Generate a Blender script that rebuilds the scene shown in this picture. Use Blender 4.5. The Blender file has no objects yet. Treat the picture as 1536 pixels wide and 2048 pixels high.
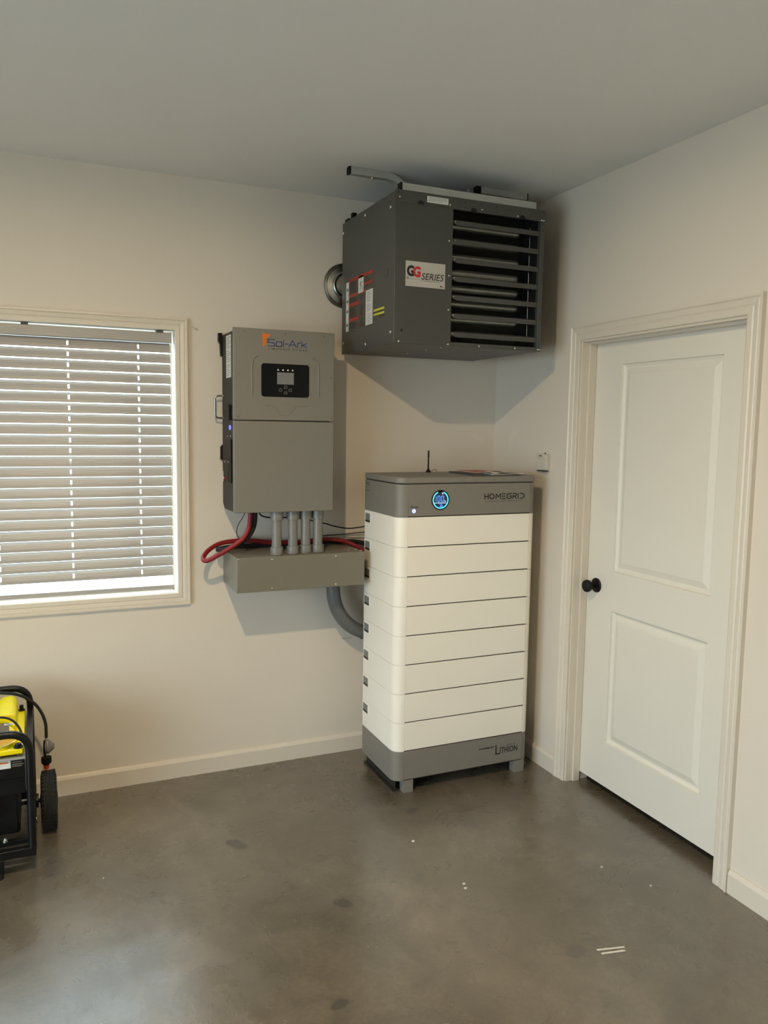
import bpy, bmesh, math, random
from mathutils import Vector, Matrix
random.seed(7)
PI = math.pi
SC = bpy.context.scene
COL = SC.collection

# ------------------------------------------------------------------ camera
CAM_F, CAM_YAW, CAM_PITCH, CAM_ROLL = 1583.73, math.radians(23.7263), math.radians(-6.0722), math.radians(0.8382)
CAM_LOC = Vector((-2.2404, -3.6489, 1.6437))
cd = bpy.data.cameras.new('camera')
cam = bpy.data.objects.new('camera', cd); COL.objects.link(cam)
cd.sensor_fit = 'VERTICAL'; cd.sensor_height = 36.0; cd.sensor_width = 27.0
cd.lens = CAM_F / 2048.0 * 36.0
cd.clip_start = 0.02
fwd = Vector((math.sin(CAM_YAW)*math.cos(CAM_PITCH), math.cos(CAM_YAW)*math.cos(CAM_PITCH), math.sin(CAM_PITCH)))
rt = Vector((math.cos(CAM_YAW), -math.sin(CAM_YAW), 0)); up = rt.cross(fwd)
r2 = rt*math.cos(CAM_ROLL) + up*math.sin(CAM_ROLL); u2 = up*math.cos(CAM_ROLL) - rt*math.sin(CAM_ROLL)
cam.matrix_world = Matrix(((r2.x, u2.x, -fwd.x, CAM_LOC.x), (r2.y, u2.y, -fwd.y, CAM_LOC.y), (r2.z, u2.z, -fwd.z, CAM_LOC.z), (0, 0, 0, 1)))
SC.camera = cam

# ------------------------------------------------------------------ world, exposure
SKY_STRENGTH = 10.8
LAMP_STRENGTH = 3950.0
LAMP_COLOR = (1.0, 0.77, 0.46)
w = bpy.data.worlds.new('sky'); SC.world = w; w.use_nodes = True
bg = w.node_tree.nodes['Background']
bg.inputs[0].default_value = (0.70, 0.87, 1.0, 1); bg.inputs[1].default_value = SKY_STRENGTH
vs = SC.view_settings
vs.view_transform = 'Standard'; vs.look = 'None'; vs.gamma = 1.0; vs.use_curve_mapping = False
vs.exposure = -0.08
cy = SC.cycles
cy.max_bounces = 8; cy.diffuse_bounces = 5; cy.glossy_bounces = 3; cy.transmission_bounces = 2; cy.transparent_max_bounces = 8
cy.caustics_reflective = False; cy.caustics_refractive = False; cy.adaptive_threshold = 0.02

ROOM_X0, ROOM_Y0, H = -5.6, -6.0, 2.7225

def portal(name, loc, rot, sx, sy):
    l = bpy.data.lights.new(name, 'AREA'); l.shape = 'RECTANGLE'; l.size = sx; l.size_y = sy
    l.cycles.is_portal = True
    o = bpy.data.objects.new(name, l); COL.objects.link(o); o.location = loc; o.rotation_euler = rot
    return o
portal('daylight_portal', (ROOM_X0-0.05, -3.6, 1.08), (0, -PI/2, 0), 2.16, 3.2)      # opening added in the left wall for daylight
portal('daylight_portal', (-2.237, 0.2, 1.465), (-PI/2, 0, 0), 1.16, 1.2)          # window

# ------------------------------------------------------------------ materials
def lin(c):
    return tuple(((v/255.0)/12.92 if v/255.0 <= 0.04045 else ((v/255.0+0.055)/1.055)**2.4) for v in c)
def pm(name, rgb, rough=0.5, metal=0.0, var=0.06, scale=25.0, bump=0.0, bscale=200.0, spec=0.5, coat=0.0):
    m = bpy.data.materials.new(name); m.use_nodes = True
    nt = m.node_tree; b = nt.nodes['Principled BSDF']
    tc = nt.nodes.new('ShaderNodeTexCoord'); n = nt.nodes.new('ShaderNodeTexNoise')
    n.inputs['Scale'].default_value = scale; n.inputs['Detail'].default_value = 4
    nt.links.new(tc.outputs['Object'], n.inputs['Vector'])
    r = nt.nodes.new('ShaderNodeValToRGB')
    c = lin(rgb)
    r.color_ramp.elements[0].position = 0.3; r.color_ramp.elements[1].position = 0.7
    r.color_ramp.elements[0].color = tuple(v*(1-var) for v in c)+(1,)
    r.color_ramp.elements[1].color = tuple(min(1, v*(1+var)) for v in c)+(1,)
    nt.links.new(n.outputs['Fac'], r.inputs['Fac']); nt.links.new(r.outputs['Color'], b.inputs['Base Color'])
    b.inputs['Roughness'].default_value = rough; b.inputs['Metallic'].default_value = metal
    b.inputs['Specular IOR Level'].default_value = spec
    if coat: b.inputs['Coat Weight'].default_value = coat; b.inputs['Coat Roughness'].default_value = 0.05
    if bump:
        n2 = nt.nodes.new('ShaderNodeTexNoise'); n2.inputs['Scale'].default_value = bscale; n2.inputs['Detail'].default_value = 3
        nt.links.new(tc.outputs['Object'], n2.inputs['Vector'])
        bp = nt.nodes.new('ShaderNodeBump'); bp.inputs['Strength'].default_value = bump; bp.inputs['Distance'].default_value = 0.002
        nt.links.new(n2.outputs['Fac'], bp.inputs['Height']); nt.links.new(bp.outputs['Normal'], b.inputs['Normal'])
    return m
def em(name, rgb, strength):
    m = bpy.data.materials.new(name); m.use_nodes = True
    b = m.node_tree.nodes['Principled BSDF']; c = lin(rgb)+(1,)
    b.inputs['Base Color'].default_value = (0.02, 0.02, 0.02, 1)
    b.inputs['Emission Color'].default_value = c; b.inputs['Emission Strength'].default_value = strength
    return m
M = {}
M['wall'] = pm('wall_paint', (219, 209, 194), 0.75, var=0.012, scale=2.5, bump=0.08, bscale=160, spec=0.3)
def wall_marks(m):
    nt = m.node_tree; b = nt.nodes['Principled BSDF']; L = nt.links
    src = b.inputs['Base Color'].links[0].from_socket
    tc = nt.nodes.new('ShaderNodeTexCoord'); n = nt.nodes.new('ShaderNodeTexNoise'); n.inputs['Scale'].default_value = 28; n.inputs['Detail'].default_value = 5
    L.new(tc.outputs['Object'], n.inputs['Vector'])
    for (loc, rot, sc, col, s) in (((-1.565, 0, 2.07), (0, 0.5, 0), (0.035, 1, 0.012), (120, 116, 106), 0.55),       # grey scuff by the inverter
                                   ((0, -0.16, 1.58), (0.6, 0, 0), (1, 0.05, 0.11), (232, 225, 211), 0.3),          # pale filler smear in the corner
                                   ((-0.10, 0, 1.60), (0, 0.4, 0), (0.08, 1, 0.03), (232, 225, 211), 0.25),
                                   ((-0.83, 0, 0.585), (0, 0.03, 0), (0.06, 1, 0.006), (150, 140, 124), 0.4)):       # pencil thin scrape below the elbow
        mp = nt.nodes.new('ShaderNodeMapping'); mp.vector_type = 'TEXTURE'
        mp.inputs['Location'].default_value = loc; mp.inputs['Rotation'].default_value = rot; mp.inputs['Scale'].default_value = sc
        L.new(tc.outputs['Object'], mp.inputs['Vector'])
        ln = nt.nodes.new('ShaderNodeVectorMath'); ln.operation = 'LENGTH'; L.new(mp.outputs[0], ln.inputs[0])
        ad = nt.nodes.new('ShaderNodeMath'); ad.operation = 'MULTIPLY_ADD'; ad.inputs[1].default_value = 0.4; L.new(ln.outputs['Value'], ad.inputs[0]); L.new(n.outputs['Fac'], ad.inputs[2])
        r = nt.nodes.new('ShaderNodeValToRGB'); r.color_ramp.elements[0].position = 0.58; r.color_ramp.elements[1].position = 0.78
        r.color_ramp.elements[0].color = (s, s, s, 1); r.color_ramp.elements[1].color = (0, 0, 0, 1); L.new(ad.outputs[0], r.inputs['Fac'])
        mx = nt.nodes.new('ShaderNodeMixRGB'); L.new(r.outputs[0], mx.inputs[0]); L.new(src, mx.inputs[1]); mx.inputs[2].default_value = lin(col)+(1,)
        src = mx.outputs[0]
    L.new(src, b.inputs['Base Color'])
wall_marks(M['wall'])
M['ceiling'] = pm('ceiling_paint', (232, 232, 230), 0.9, var=0.01, scale=2, bump=0.06, bscale=180, spec=0.2)
M['trim'] = pm('trim_paint', (217, 207, 191), 0.38, var=0.015, scale=5)
M['door'] = pm('door_paint', (224, 219, 206), 0.42, var=0.012, scale=4, bump=0.03, bscale=60)
M['white'] = pm('module_white', (246, 239, 225), 0.45, var=0.01, scale=6)
M['cabgrey'] = pm('cabinet_grey', (128, 123, 114), 0.5, var=0.02, scale=40, bump=0.04, bscale=500)
M['seam_shade'] = pm('seam_shade_black', (30, 24, 20), 0.8)  # black for the shade deep in the seams between battery parts
M['gripgrey'] = pm('grip_grey', (122, 124, 122), 0.45)
M['invgrey'] = pm('inverter_grey', (124, 120, 111), 0.45, var=0.015, scale=60, bump=0.05, bscale=600)
M['wwgrey'] = pm('wireway_grey', (120, 115, 101), 0.38, var=0.02, scale=30)
M['pvc'] = pm('pvc_grey', (124, 122, 115), 0.35, var=0.03, scale=30)
M['pvcdark'] = pm('pvc_dark_grey', (98, 99, 98), 0.4, var=0.03, scale=30)
M['dark'] = pm('dark_body', (46, 44, 41), 0.55, var=0.04, spec=0.3)
M['black'] = pm('black_plastic', (13, 13, 14), 0.5, var=0.1, spec=0.25)
M['blackmetal'] = pm('black_powdercoat', (14, 15, 16), 0.34, var=0.1, spec=0.3)
M['blackglass'] = pm('black_glass', (5, 6, 8), 0.05, var=0.02, spec=0.25)
M['rubber'] = pm('rubber', (24, 24, 25), 0.75, var=0.15, bump=0.1)
M['lcd'] = pm('lcd_grey', (118, 120, 118), 0.3)
M['print_white'] = pm('print_white', (214, 214, 208), 0.5)
M['print_black'] = pm('print_black', (22, 20, 19), 0.55)
M['print_blue'] = pm('print_blue', (38, 60, 126), 0.5)
M['print_orange'] = pm('print_orange', (214, 112, 32), 0.5)
M['print_red'] = pm('print_red', (196, 36, 52), 0.5)
M['print_redband'] = pm('print_red_band', (168, 44, 34), 0.5)
M['print_grey'] = pm('print_grey', (104, 100, 94), 0.55)
M['print_brown'] = pm('print_brown', (82, 74, 64), 0.55)
M['print_yellow'] = pm('print_yellow', (200, 196, 60), 0.5)
M['heater'] = pm('heater_grey', (71, 71, 67), 0.4, var=0.02, scale=40, bump=0.03, bscale=500)
M['heaterdark'] = pm('heater_inside', (24, 24, 23), 0.6)
M['steel'] = pm('galvanised_steel', (172, 172, 166), 0.32, metal=1.0, var=0.1, scale=18)
M['alum'] = pm('aluminised_steel', (150, 150, 143), 0.38, metal=0.85, var=0.12, scale=14)
M['bar'] = pm('bracket_grey', (176, 176, 170), 0.45, metal=0.35, var=0.04)
M['screw'] = pm('zinc_screw', (214, 214, 208), 0.22, metal=0.9)
M['red'] = pm('cable_red', (134, 24, 34), 0.42, var=0.06)
M['yellow'] = pm('tank_yellow', (240, 222, 8), 0.35, var=0.03)
M['amber'] = pm('funnel_amber', (214, 160, 10), 0.5, var=0.05)
M['orange'] = pm('orange_plastic', (222, 84, 30), 0.45)
M['paper'] = pm('paper_white', (222, 216, 204), 0.6)
M['paperred'] = pm('cover_red', (178, 74, 52), 0.4)
M['papergrey'] = pm('cover_grey', (120, 116, 108), 0.5)
M['sensor'] = pm('sensor_white', (204, 197, 182), 0.5)
M['badge'] = pm('badge_silver', (184, 180, 172), 0.45)
M['led_blue'] = em('led_blue', (70, 110, 255), 3.0)
M['led_white'] = em('led_white', (200, 225, 255), 2.2)
M['led_cyan'] = em('led_cyan', (90, 225, 245), 1.3)
M['led_digit'] = em('led_digit_blue', (80, 150, 255), 2.2)
M['led_red'] = em('led_red', (255, 50, 70), 2.0)
M['led_violet'] = em('led_violet', (105, 105, 255), 2.0)
M['icon'] = em('icon_white', (235, 230, 205), 0.7)
M['dispblue'] = em('display_blue', (18, 40, 84), 0.35)

def make_lamp_mat():
    m = bpy.data.materials.new('lamp_diffuser'); m.use_nodes = True
    b = m.node_tree.nodes['Principled BSDF']
    b.inputs['Base Color'].default_value = (0.9, 0.9, 0.9, 1)
    b.inputs['Emission Color'].default_value = LAMP_COLOR+(1,); b.inputs['Emission Strength'].default_value = LAMP_STRENGTH
    return m
M['lamp'] = make_lamp_mat()

def make_blind_mat():
    m = bpy.data.materials.new('blind_slat'); m.use_nodes = True
    nt = m.node_tree; b = nt.nodes['Principled BSDF']; out = nt.nodes['Material Output']
    tc = nt.nodes.new('ShaderNodeTexCoord'); mp = nt.nodes.new('ShaderNodeMapping'); mp.inputs['Scale'].default_value = (1.5, 30, 60)
    n = nt.nodes.new('ShaderNodeTexNoise'); n.inputs['Scale'].default_value = 6; n.inputs['Detail'].default_value = 5
    r = nt.nodes.new('ShaderNodeValToRGB')
    a, c = lin((162, 157, 151)), lin((178, 172, 166))
    r.color_ramp.elements[0].position = 0.35; r.color_ramp.elements[1].position = 0.65
    r.color_ramp.elements[0].color = a+(1,); r.color_ramp.elements[1].color = c+(1,)
    nt.links.new(tc.outputs['Object'], mp.inputs['Vector']); nt.links.new(mp.outputs['Vector'], n.inputs['Vector'])
    nt.links.new(n.outputs['Fac'], r.inputs['Fac']); nt.links.new(r.outputs['Color'], b.inputs['Base Color'])
    b.inputs['Roughness'].default_value = 0.4
    tr = nt.nodes.new('ShaderNodeBsdfTranslucent'); tr.inputs['Color'].default_value = (0.62, 0.66, 0.7, 1)
    mx = nt.nodes.new('ShaderNodeMixShader'); mx.inputs[0].default_value = 0.008
    nt.links.new(b.outputs[0], mx.inputs[1]); nt.links.new(tr.outputs[0], mx.inputs[2]); nt.links.new(mx.outputs[0], out.inputs['Surface'])
    return m
M['blind'] = make_blind_mat()

def make_glass():
    m = bpy.data.materials.new('window_glass'); m.use_nodes = True
    nt = m.node_tree; out = nt.nodes['Material Output']; nt.nodes.remove(nt.nodes['Principled BSDF'])
    t = nt.nodes.new('ShaderNodeBsdfTransparent'); t.inputs['Color'].default_value = (0.95, 0.98, 0.97, 1)
    g = nt.nodes.new('ShaderNodeBsdfGlossy'); g.inputs['Roughness'].default_value = 0.02
    mx = nt.nodes.new('ShaderNodeMixShader'); mx.inputs[0].default_value = 0.06
    nt.links.new(t.outputs[0], mx.inputs[1]); nt.links.new(g.outputs[0], mx.inputs[2]); nt.links.new(mx.outputs[0], out.inputs['Surface'])
    return m
M['glass'] = make_glass()

def make_floor_mat():
    m = bpy.data.materials.new('polished_concrete'); m.use_nodes = True
    nt = m.node_tree; b = nt.nodes['Principled BSDF']; L = nt.links
    tc = nt.nodes.new('ShaderNodeTexCoord')
    def noise(s, d, rough=0.55, dist=0.0):
        n = nt.nodes.new('ShaderNodeTexNoise'); n.inputs['Scale'].default_value = s; n.inputs['Detail'].default_value = d
        n.inputs['Roughness'].default_value = rough; n.inputs['Distortion'].default_value = dist
        L.new(tc.outputs['Object'], n.inputs['Vector']); return n
    def ramp(src, p0, p1, c0, c1):
        r = nt.nodes.new('ShaderNodeValToRGB'); e = r.color_ramp.elements
        e[0].position = p0; e[1].position = p1; e[0].color = c0+(1,); e[1].color = c1+(1,)
        L.new(src, r.inputs['Fac']); return r
    def mix(kind, fac, a, bb):
        x = nt.nodes.new('ShaderNodeMixRGB'); x.blend_type = kind
        if isinstance(fac, float): x.inputs[0].default_value = fac
        else: L.new(fac, x.inputs[0])
        L.new(a, x.inputs[1])
        if isinstance(bb, tuple): x.inputs[2].default_value = bb
        else: L.new(bb, x.inputs[2])
        return x.outputs[0]
    big = ramp(noise(1.3, 6, 0.6, 0.6).outputs['Fac'], 0.36, 0.66, lin((92, 84, 71)), lin((116, 107, 93)))
    mid = ramp(noise(6.5, 8, 0.68, 1.2).outputs['Fac'], 0.34, 0.68, (0.78, 0.78, 0.77), (1.16, 1.16, 1.16))
    c = mix('MULTIPLY', 0.85, big.outputs[0], mid.outputs[0])
    fine = ramp(noise(60, 5, 0.7).outputs['Fac'], 0.35, 0.68, (0.88, 0.88, 0.88), (1.1, 1.1, 1.1))
    c = mix('MULTIPLY', 0.8, c, fine.outputs[0])
    sp = ramp(noise(34, 6, 0.75, 0.4).outputs['Fac'], 0.66, 0.74, (0, 0, 0), (1, 1, 1))      # pale specks
    spm = nt.nodes.new('ShaderNodeMath'); spm.operation = 'MULTIPLY'; spm.inputs[1].default_value = 0.3
    L.new(sp.outputs[0], spm.inputs[0]); c = mix('MIX', spm.outputs[0], c, lin((158, 154, 145))+(1,))
    # dark drips dried into the slab
    sep = nt.nodes.new('ShaderNodeSeparateXYZ'); L.new(tc.outputs['Object'], sep.inputs[0])
    wob = noise(22, 3)
    def stain(x, y, rx, ry, rot, s):
        nonlocal c
        mp = nt.nodes.new('ShaderNodeMapping'); mp.vector_type = 'TEXTURE'
        mp.inputs['Location'].default_value = (x, y, 0); mp.inputs['Rotation'].default_value = (0, 0, rot); mp.inputs['Scale'].default_value = (rx, ry, 1000)
        L.new(tc.outputs['Object'], mp.inputs['Vector'])
        ln = nt.nodes.new('ShaderNodeVectorMath'); ln.operation = 'LENGTH'; L.new(mp.outputs[0], ln.inputs[0])
        ad = nt.nodes.new('ShaderNodeMath'); ad.operation = 'ADD'; L.new(ln.outputs['Value'], ad.inputs[0])
        wm = nt.nodes.new('ShaderNodeMath'); wm.operation = 'MULTIPLY'; wm.inputs[1].default_value = 0.9; L.new(wob.outputs['Fac'], wm.inputs[0]); L.new(wm.outputs[0], ad.inputs[1])
        hv = nt.nodes.new('ShaderNodeMath'); hv.operation = 'MULTIPLY'; hv.inputs[1].default_value = 0.5; L.new(ad.outputs[0], hv.inputs[0])
        rr = ramp(hv.outputs[0], 0.62, 0.78, (s, s, s), (0, 0, 0)); c = mix('MIX', rr.outputs[0], c, lin((70, 66, 60))+(1,))
    stain(-1.56, -0.706, 0.055, 0.03, -1.0, 0.95)
    stain(-1.311, -1.226, 0.04, 0.025, -0.9, 0.8)
    stain(-0.801, -0.716, 0.035, 0.022, 0.4, 0.75)
    stain(-1.0, -1.19, 0.045, 0.02, 0.6, 0.4)
    stain(-0.72, -1.75, 0.04, 0.03, 0.2, 0.45)
    stain(-1.49, -1.68, 0.03, 0.018, 0.3, 0.8)
    L.new(c, b.inputs['Base Color'])
    rr = ramp(noise(3.2, 6, 0.6, 0.8).outputs['Fac'], 0.35, 0.65, (0.19, 0.19, 0.19), (0.38, 0.38, 0.38))
    L.new(rr.outputs[0], b.inputs['Roughness'])
    bp = nt.nodes.new('ShaderNodeBump'); bp.inputs['Strength'].default_value = 0.12; bp.inputs['Distance'].default_value = 0.003
    L.new(noise(40, 6, 0.65).outputs['Fac'], bp.inputs['Height']); L.new(bp.outputs['Normal'], b.inputs['Normal'])
    b.inputs['Specular IOR Level'].default_value = 1.0
    b.inputs['Coat Weight'].default_value = 0.45; b.inputs['Coat Roughness'].default_value = 0.27      # worn sealer
    return m
M['floor'] = make_floor_mat()
M['ground'] = pm('driveway', (196, 195, 190), 0.9, var=0.08, scale=3)

# ------------------------------------------------------------------ mesh helpers
class MB:
    def __init__(s): s.v = []; s.f = []
    def add(s, vs, fs):
        o = len(s.v); s.v += [tuple(v) for v in vs]; s.f += [tuple(i+o for i in f) for f in fs]; return s
    def box(s, x0, x1, y0, y1, z0, z1):
        x0, x1 = sorted((x0, x1)); y0, y1 = sorted((y0, y1)); z0, z1 = sorted((z0, z1))
        return s.add([(x0,y0,z0),(x1,y0,z0),(x1,y1,z0),(x0,y1,z0),(x0,y0,z1),(x1,y0,z1),(x1,y1,z1),(x0,y1,z1)],
                     [(0,3,2,1),(4,5,6,7),(0,1,5,4),(1,2,6,5),(2,3,7,6),(3,0,4,7)])
    def prism(s, poly, axis, a, b):
        """poly of 2D points extruded along axis ('x': (y,z), 'y': (x,z), 'z': (x,y))"""
        def P(p, t): return {'x': (t, p[0], p[1]), 'y': (p[0], t, p[1]), 'z': (p[0], p[1], t)}[axis]
        n = len(poly)
        return s.add([P(p, a) for p in poly]+[P(p, b) for p in poly],
                     [tuple(range(n-1, -1, -1)), tuple(range(n, 2*n))]+[(i, (i+1) % n, n+(i+1) % n, n+i) for i in range(n)])
    def ring(s, outer, inner, axis, a, b):
        """frame between two loops of equal count, extruded"""
        def P(p, t): return {'x': (t, p[0], p[1]), 'y': (p[0], t, p[1]), 'z': (p[0], p[1], t)}[axis]
        n = len(outer)
        vs = [P(p, a) for p in outer]+[P(p, a) for p in inner]+[P(p, b) for p in outer]+[P(p, b) for p in inner]
        fs = []
        for i in range(n):
            j = (i+1) % n
            fs += [(i, n+i, n+j, j), (2*n+i, 2*n+j, 3*n+j, 3*n+i), (i, j, 2*n+j, 2*n+i), (n+i, 3*n+i, 3*n+j, n+j)]
        return s.add(vs, fs)
    def tube(s, path, r, seg=12, closed=False, square=False):
        P = [Vector(p) for p in path]; n = len(P)
        rr = r if isinstance(r, (list, tuple)) else [r]*n
        T = []
        for i in range(n):
            a = P[(i-1) % n] if (i or closed) else P[i]; b = P[(i+1) % n] if (i < n-1 or closed) else P[i]
            T.append((b-a).normalized())
        ref = Vector((0, 0, 1)) if abs(T[0].z) < 0.9 else Vector((0, 1, 0))
        N = (ref - T[0]*ref.dot(T[0])).normalized(); vs = []
        for i in range(n):
            N = (N - T[i]*N.dot(T[i])).normalized(); B = T[i].cross(N)
            for k in range(seg):
                a = 2*PI*(k+0.5)/seg
                q = rr[i]*(math.sqrt(2) if square else 1)
                vs.append(P[i]+N*(q*math.cos(a))+B*(q*math.sin(a)))
        fs = []
        for i in range(n if closed else n-1):
            j = (i+1) % n
            for k in range(seg):
                l = (k+1) % seg
                fs.append((i*seg+k, i*seg+l, j*seg+l, j*seg+k))
        if not closed:
            fs.append(tuple(range(seg-1, -1, -1))); fs.append(tuple((n-1)*seg+k for k in range(seg)))
        return s.add(vs, fs)
    def cyl(s, p0, p1, r, seg=20): return s.tube([p0, p1], r, seg)
    def lathe(s, origin, axis, prof, seg=32):
        """prof: list of (radius, distance along axis)"""
        A = Vector(axis).normalized(); ref = Vector((0, 0, 1)) if abs(A.z) < 0.9 else Vector((1, 0, 0))
        N = (ref-A*ref.dot(A)).normalized(); B = A.cross(N); O = Vector(origin); vs = []; n = len(prof)
        for (r, t) in prof:
            for k in range(seg):
                a = 2*PI*k/seg; vs.append(O+A*t+N*(r*math.cos(a))+B*(r*math.sin(a)))
        fs = []
        for i in range(n-1):
            for k in range(seg):
                l = (k+1) % seg; fs.append((i*seg+k, i*seg+l, (i+1)*seg+l, (i+1)*seg+k))
        if prof[0][0] > 1e-6: fs.append(tuple(range(seg-1, -1, -1)))
        if prof[-1][0] > 1e-6: fs.append(tuple((n-1)*seg+k for k in range(seg)))
        return s.add(vs, fs)
    def strokes(s, lines, wd, mp, t=0.0008):
        """flat lettering: polylines (u,v) drawn with width wd on the plane mp(u,v,h)"""
        for ln in lines:
            for (a, b) in zip(ln[:-1], ln[1:]):
                dx, dy = b[0]-a[0], b[1]-a[1]; l = math.hypot(dx, dy) or 1e-9; dx /= l; dy /= l; h = wd/2
                q = [(a[0]-dx*h*0.8-dy*h, a[1]-dy*h*0.8+dx*h), (a[0]-dx*h*0.8+dy*h, a[1]-dy*h*0.8-dx*h), (b[0]+dx*h*0.8+dy*h, b[1]+dy*h*0.8-dx*h), (b[0]+dx*h*0.8-dy*h, b[1]+dy*h*0.8+dx*h)]
                s.add([mp(u, v, 0) for u, v in q]+[mp(u, v, t) for u, v in q], [(0,1,2,3),(7,6,5,4),(0,4,5,1),(1,5,6,2),(2,6,7,3),(3,7,4,0)])
        return s
    def patch(s, u0, u1, v0, v1, mp, t=0.0008):
        q = [(u0, v0), (u1, v0), (u1, v1), (u0, v1)]
        return s.add([mp(u, v, 0) for u, v in q]+[mp(u, v, t) for u, v in q], [(0,3,2,1),(4,5,6,7),(0,1,5,4),(1,2,6,5),(2,3,7,6),(3,0,4,7)])

def rrect(x0, x1, y0, y1, r, n=6):
    """rounded rectangle loop, r one radius or four (x0y0, x1y0, x1y1, x0y1)"""
    R = r if isinstance(r, (list, tuple)) else [r]*4; out = []
    for (cx, cy, q, a0) in ((x0, y0, R[0], PI), (x1, y0, R[1], 1.5*PI), (x1, y1, R[2], 0), (x0, y1, R[3], 0.5*PI)):
        ox = cx+q if cx == x0 else cx-q; oy = cy+q if cy == y0 else cy-q
        for k in range(n+1):
            a = a0+0.5*PI*k/n; out.append((ox+q*math.cos(a), oy+q*math.sin(a)))
    return out
def circ(cx, cy, r, n=28): return [(cx+r*math.cos(2*PI*k/n), cy+r*math.sin(2*PI*k/n)) for k in range(n)]
def spline(pts, n=8):
    P = [Vector(p) for p in pts]; out = []
    for i in range(len(P)-1):
        p0 = P[max(i-1, 0)]; p1 = P[i]; p2 = P[i+1]; p3 = P[min(i+2, len(P)-1)]
        for k in range(n):
            t = k/n
            out.append(0.5*((2*p1)+(p2-p0)*t+(2*p0-5*p1+4*p2-p3)*t*t+(3*p1-p0-3*p2+p3)*t**3))
    out.append(P[-1]); return out
def fillet(pts, r, n=6):
    P = [Vector(p) for p in pts]; out = [P[0]]
    for i in range(1, len(P)-1):
        a = (P[i-1]-P[i]); b = (P[i+1]-P[i]); q = min(r, a.length*0.49, b.length*0.49)
        A = P[i]+a.normalized()*q; B = P[i]+b.normalized()*q
        for k in range(n+1):
            t = k/n; out.append(A*(1-t)**2+P[i]*2*t*(1-t)+B*t*t)
    out.append(P[-1]); return out

def wloc(o):
    p = Vector((0, 0, 0))
    while o is not None: p = p+Vector(o.location); o = o.parent
    return p
def obj(name, mb, mat, parent=None, bevel=0.0, smooth=True, loc=None, ang=35, segs=2):
    me = bpy.data.meshes.new(name)
    base = wloc(parent)
    org = Vector(loc) if loc is not None else base
    me.from_pydata([tuple(Vector(v)-org) for v in mb.v], [], mb.f)
    bm = bmesh.new(); bm.from_mesh(me); bmesh.ops.recalc_face_normals(bm, faces=bm.faces); bm.to_mesh(me); bm.free()
    if smooth:
        me.polygons.foreach_set('use_smooth', [True]*len(me.polygons)); me.set_sharp_from_angle(angle=math.radians(ang))
    me.materials.append(M[mat] if isinstance(mat, str) else mat); me.update()
    o = bpy.data.objects.new(name, me); COL.objects.link(o)
    o.location = org-base; o.parent = parent
    if bevel:
        b = o.modifiers.new('bevel', 'BEVEL'); b.width = bevel; b.segments = segs; b.limit_method = 'ANGLE'; b.angle_limit = math.radians(40)
    return o
def thing(name, label, cat, loc, group=None):
    o = bpy.data.objects.new(name, None); COL.objects.link(o); o.location = loc; o.empty_display_size = 0.05
    o['label'] = label; o['category'] = cat
    if group: o['group'] = group
    return o
def tag(o, label, cat, group=None):
    o['label'] = label; o['category'] = cat
    if group: o['group'] = group
    return o
def struct(o, label=None):
    o['kind'] = 'structure'
    if label: o['label'] = label
    return o
def sroot(name, loc, label):
    o = bpy.data.objects.new(name, None); COL.objects.link(o); o.location = loc; o.empty_display_size = 0.05
    o['kind'] = 'structure'; o['label'] = label; return o
def text_mb(txt, u0, u1, v0, v1, mp, t=0.0008, bold=0.0, shear=0.0, spacing=1.0):
    cu = bpy.data.curves.new('lettering', 'FONT'); cu.body = txt; cu.size = 1.0; cu.offset = bold; cu.shear = shear
    cu.space_character = spacing; cu.resolution_u = 3
    ob = bpy.data.objects.new('lettering', cu); COL.objects.link(ob)
    bpy.context.view_layer.update()
    me = ob.evaluated_get(bpy.context.evaluated_depsgraph_get()).to_mesh()
    V = [tuple(v.co) for v in me.vertices]; F = [tuple(p.vertices) for p in me.polygons]
    ob.evaluated_get(bpy.context.evaluated_depsgraph_get()).to_mesh_clear()
    bpy.data.objects.remove(ob); bpy.data.curves.remove(cu)
    x0 = min(v[0] for v in V); x1 = max(v[0] for v in V); y0 = min(v[1] for v in V); y1 = max(v[1] for v in V)
    mb = MB()
    mb.add([mp(u0+(v[0]-x0)/(x1-x0)*(u1-u0), v0+(v[1]-y0)/(y1-y0)*(v1-v0), t) for v in V], F)
    return mb
def front(y): return lambda u, v, h=0: (u, y-h, v)          # plane facing -y, u = x, v = z
def leftf(x): return lambda u, v, h=0: (x-h, -u, v)          # plane facing -x, u = -y, v = z

SCREW = {}
def screw(parent, p, axis, r=0.004, name='screw', mat='screw', h=0.0025):
    """small domed screw head; meshes are shared between alike screws"""
    key = (tuple(axis), r, mat)
    if key not in SCREW:
        mb = MB().lathe((0, 0, 0), axis, [(r, -0.0004), (r, h*0.5), (r*0.75, h*0.85), (r*0.3, h), (0, h)], 10)
        me = bpy.data.meshes.new(name); me.from_pydata(mb.v, [], mb.f)
        bm = bmesh.new(); bm.from_mesh(me); bmesh.ops.remove_doubles(bm, verts=bm.verts, dist=1e-6); bmesh.ops.recalc_face_normals(bm, faces=bm.faces); bm.to_mesh(me); bm.free()
        me.polygons.foreach_set('use_smooth', [True]*len(me.polygons)); me.materials.append(M[mat]); SCREW[key] = me
    o = bpy.data.objects.new(name, SCREW[key]); COL.objects.link(o); o.parent = parent; o.location = Vector(p)-wloc(parent)
    return o

# ================================================================== the room
RX0, RY0 = ROOM_X0, ROOM_Y0
struct(obj('floor', MB().box(RX0-0.15, 1.6, RY0-0.15, 0.15, -0.1, 0), 'floor', smooth=False), 'mottled grey polished concrete garage floor')
struct(obj('ceiling', MB().box(RX0-0.15, 1.6, RY0-0.15, 0.15, H, H+0.1), 'ceiling', smooth=False), 'flat off white painted ceiling')
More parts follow.
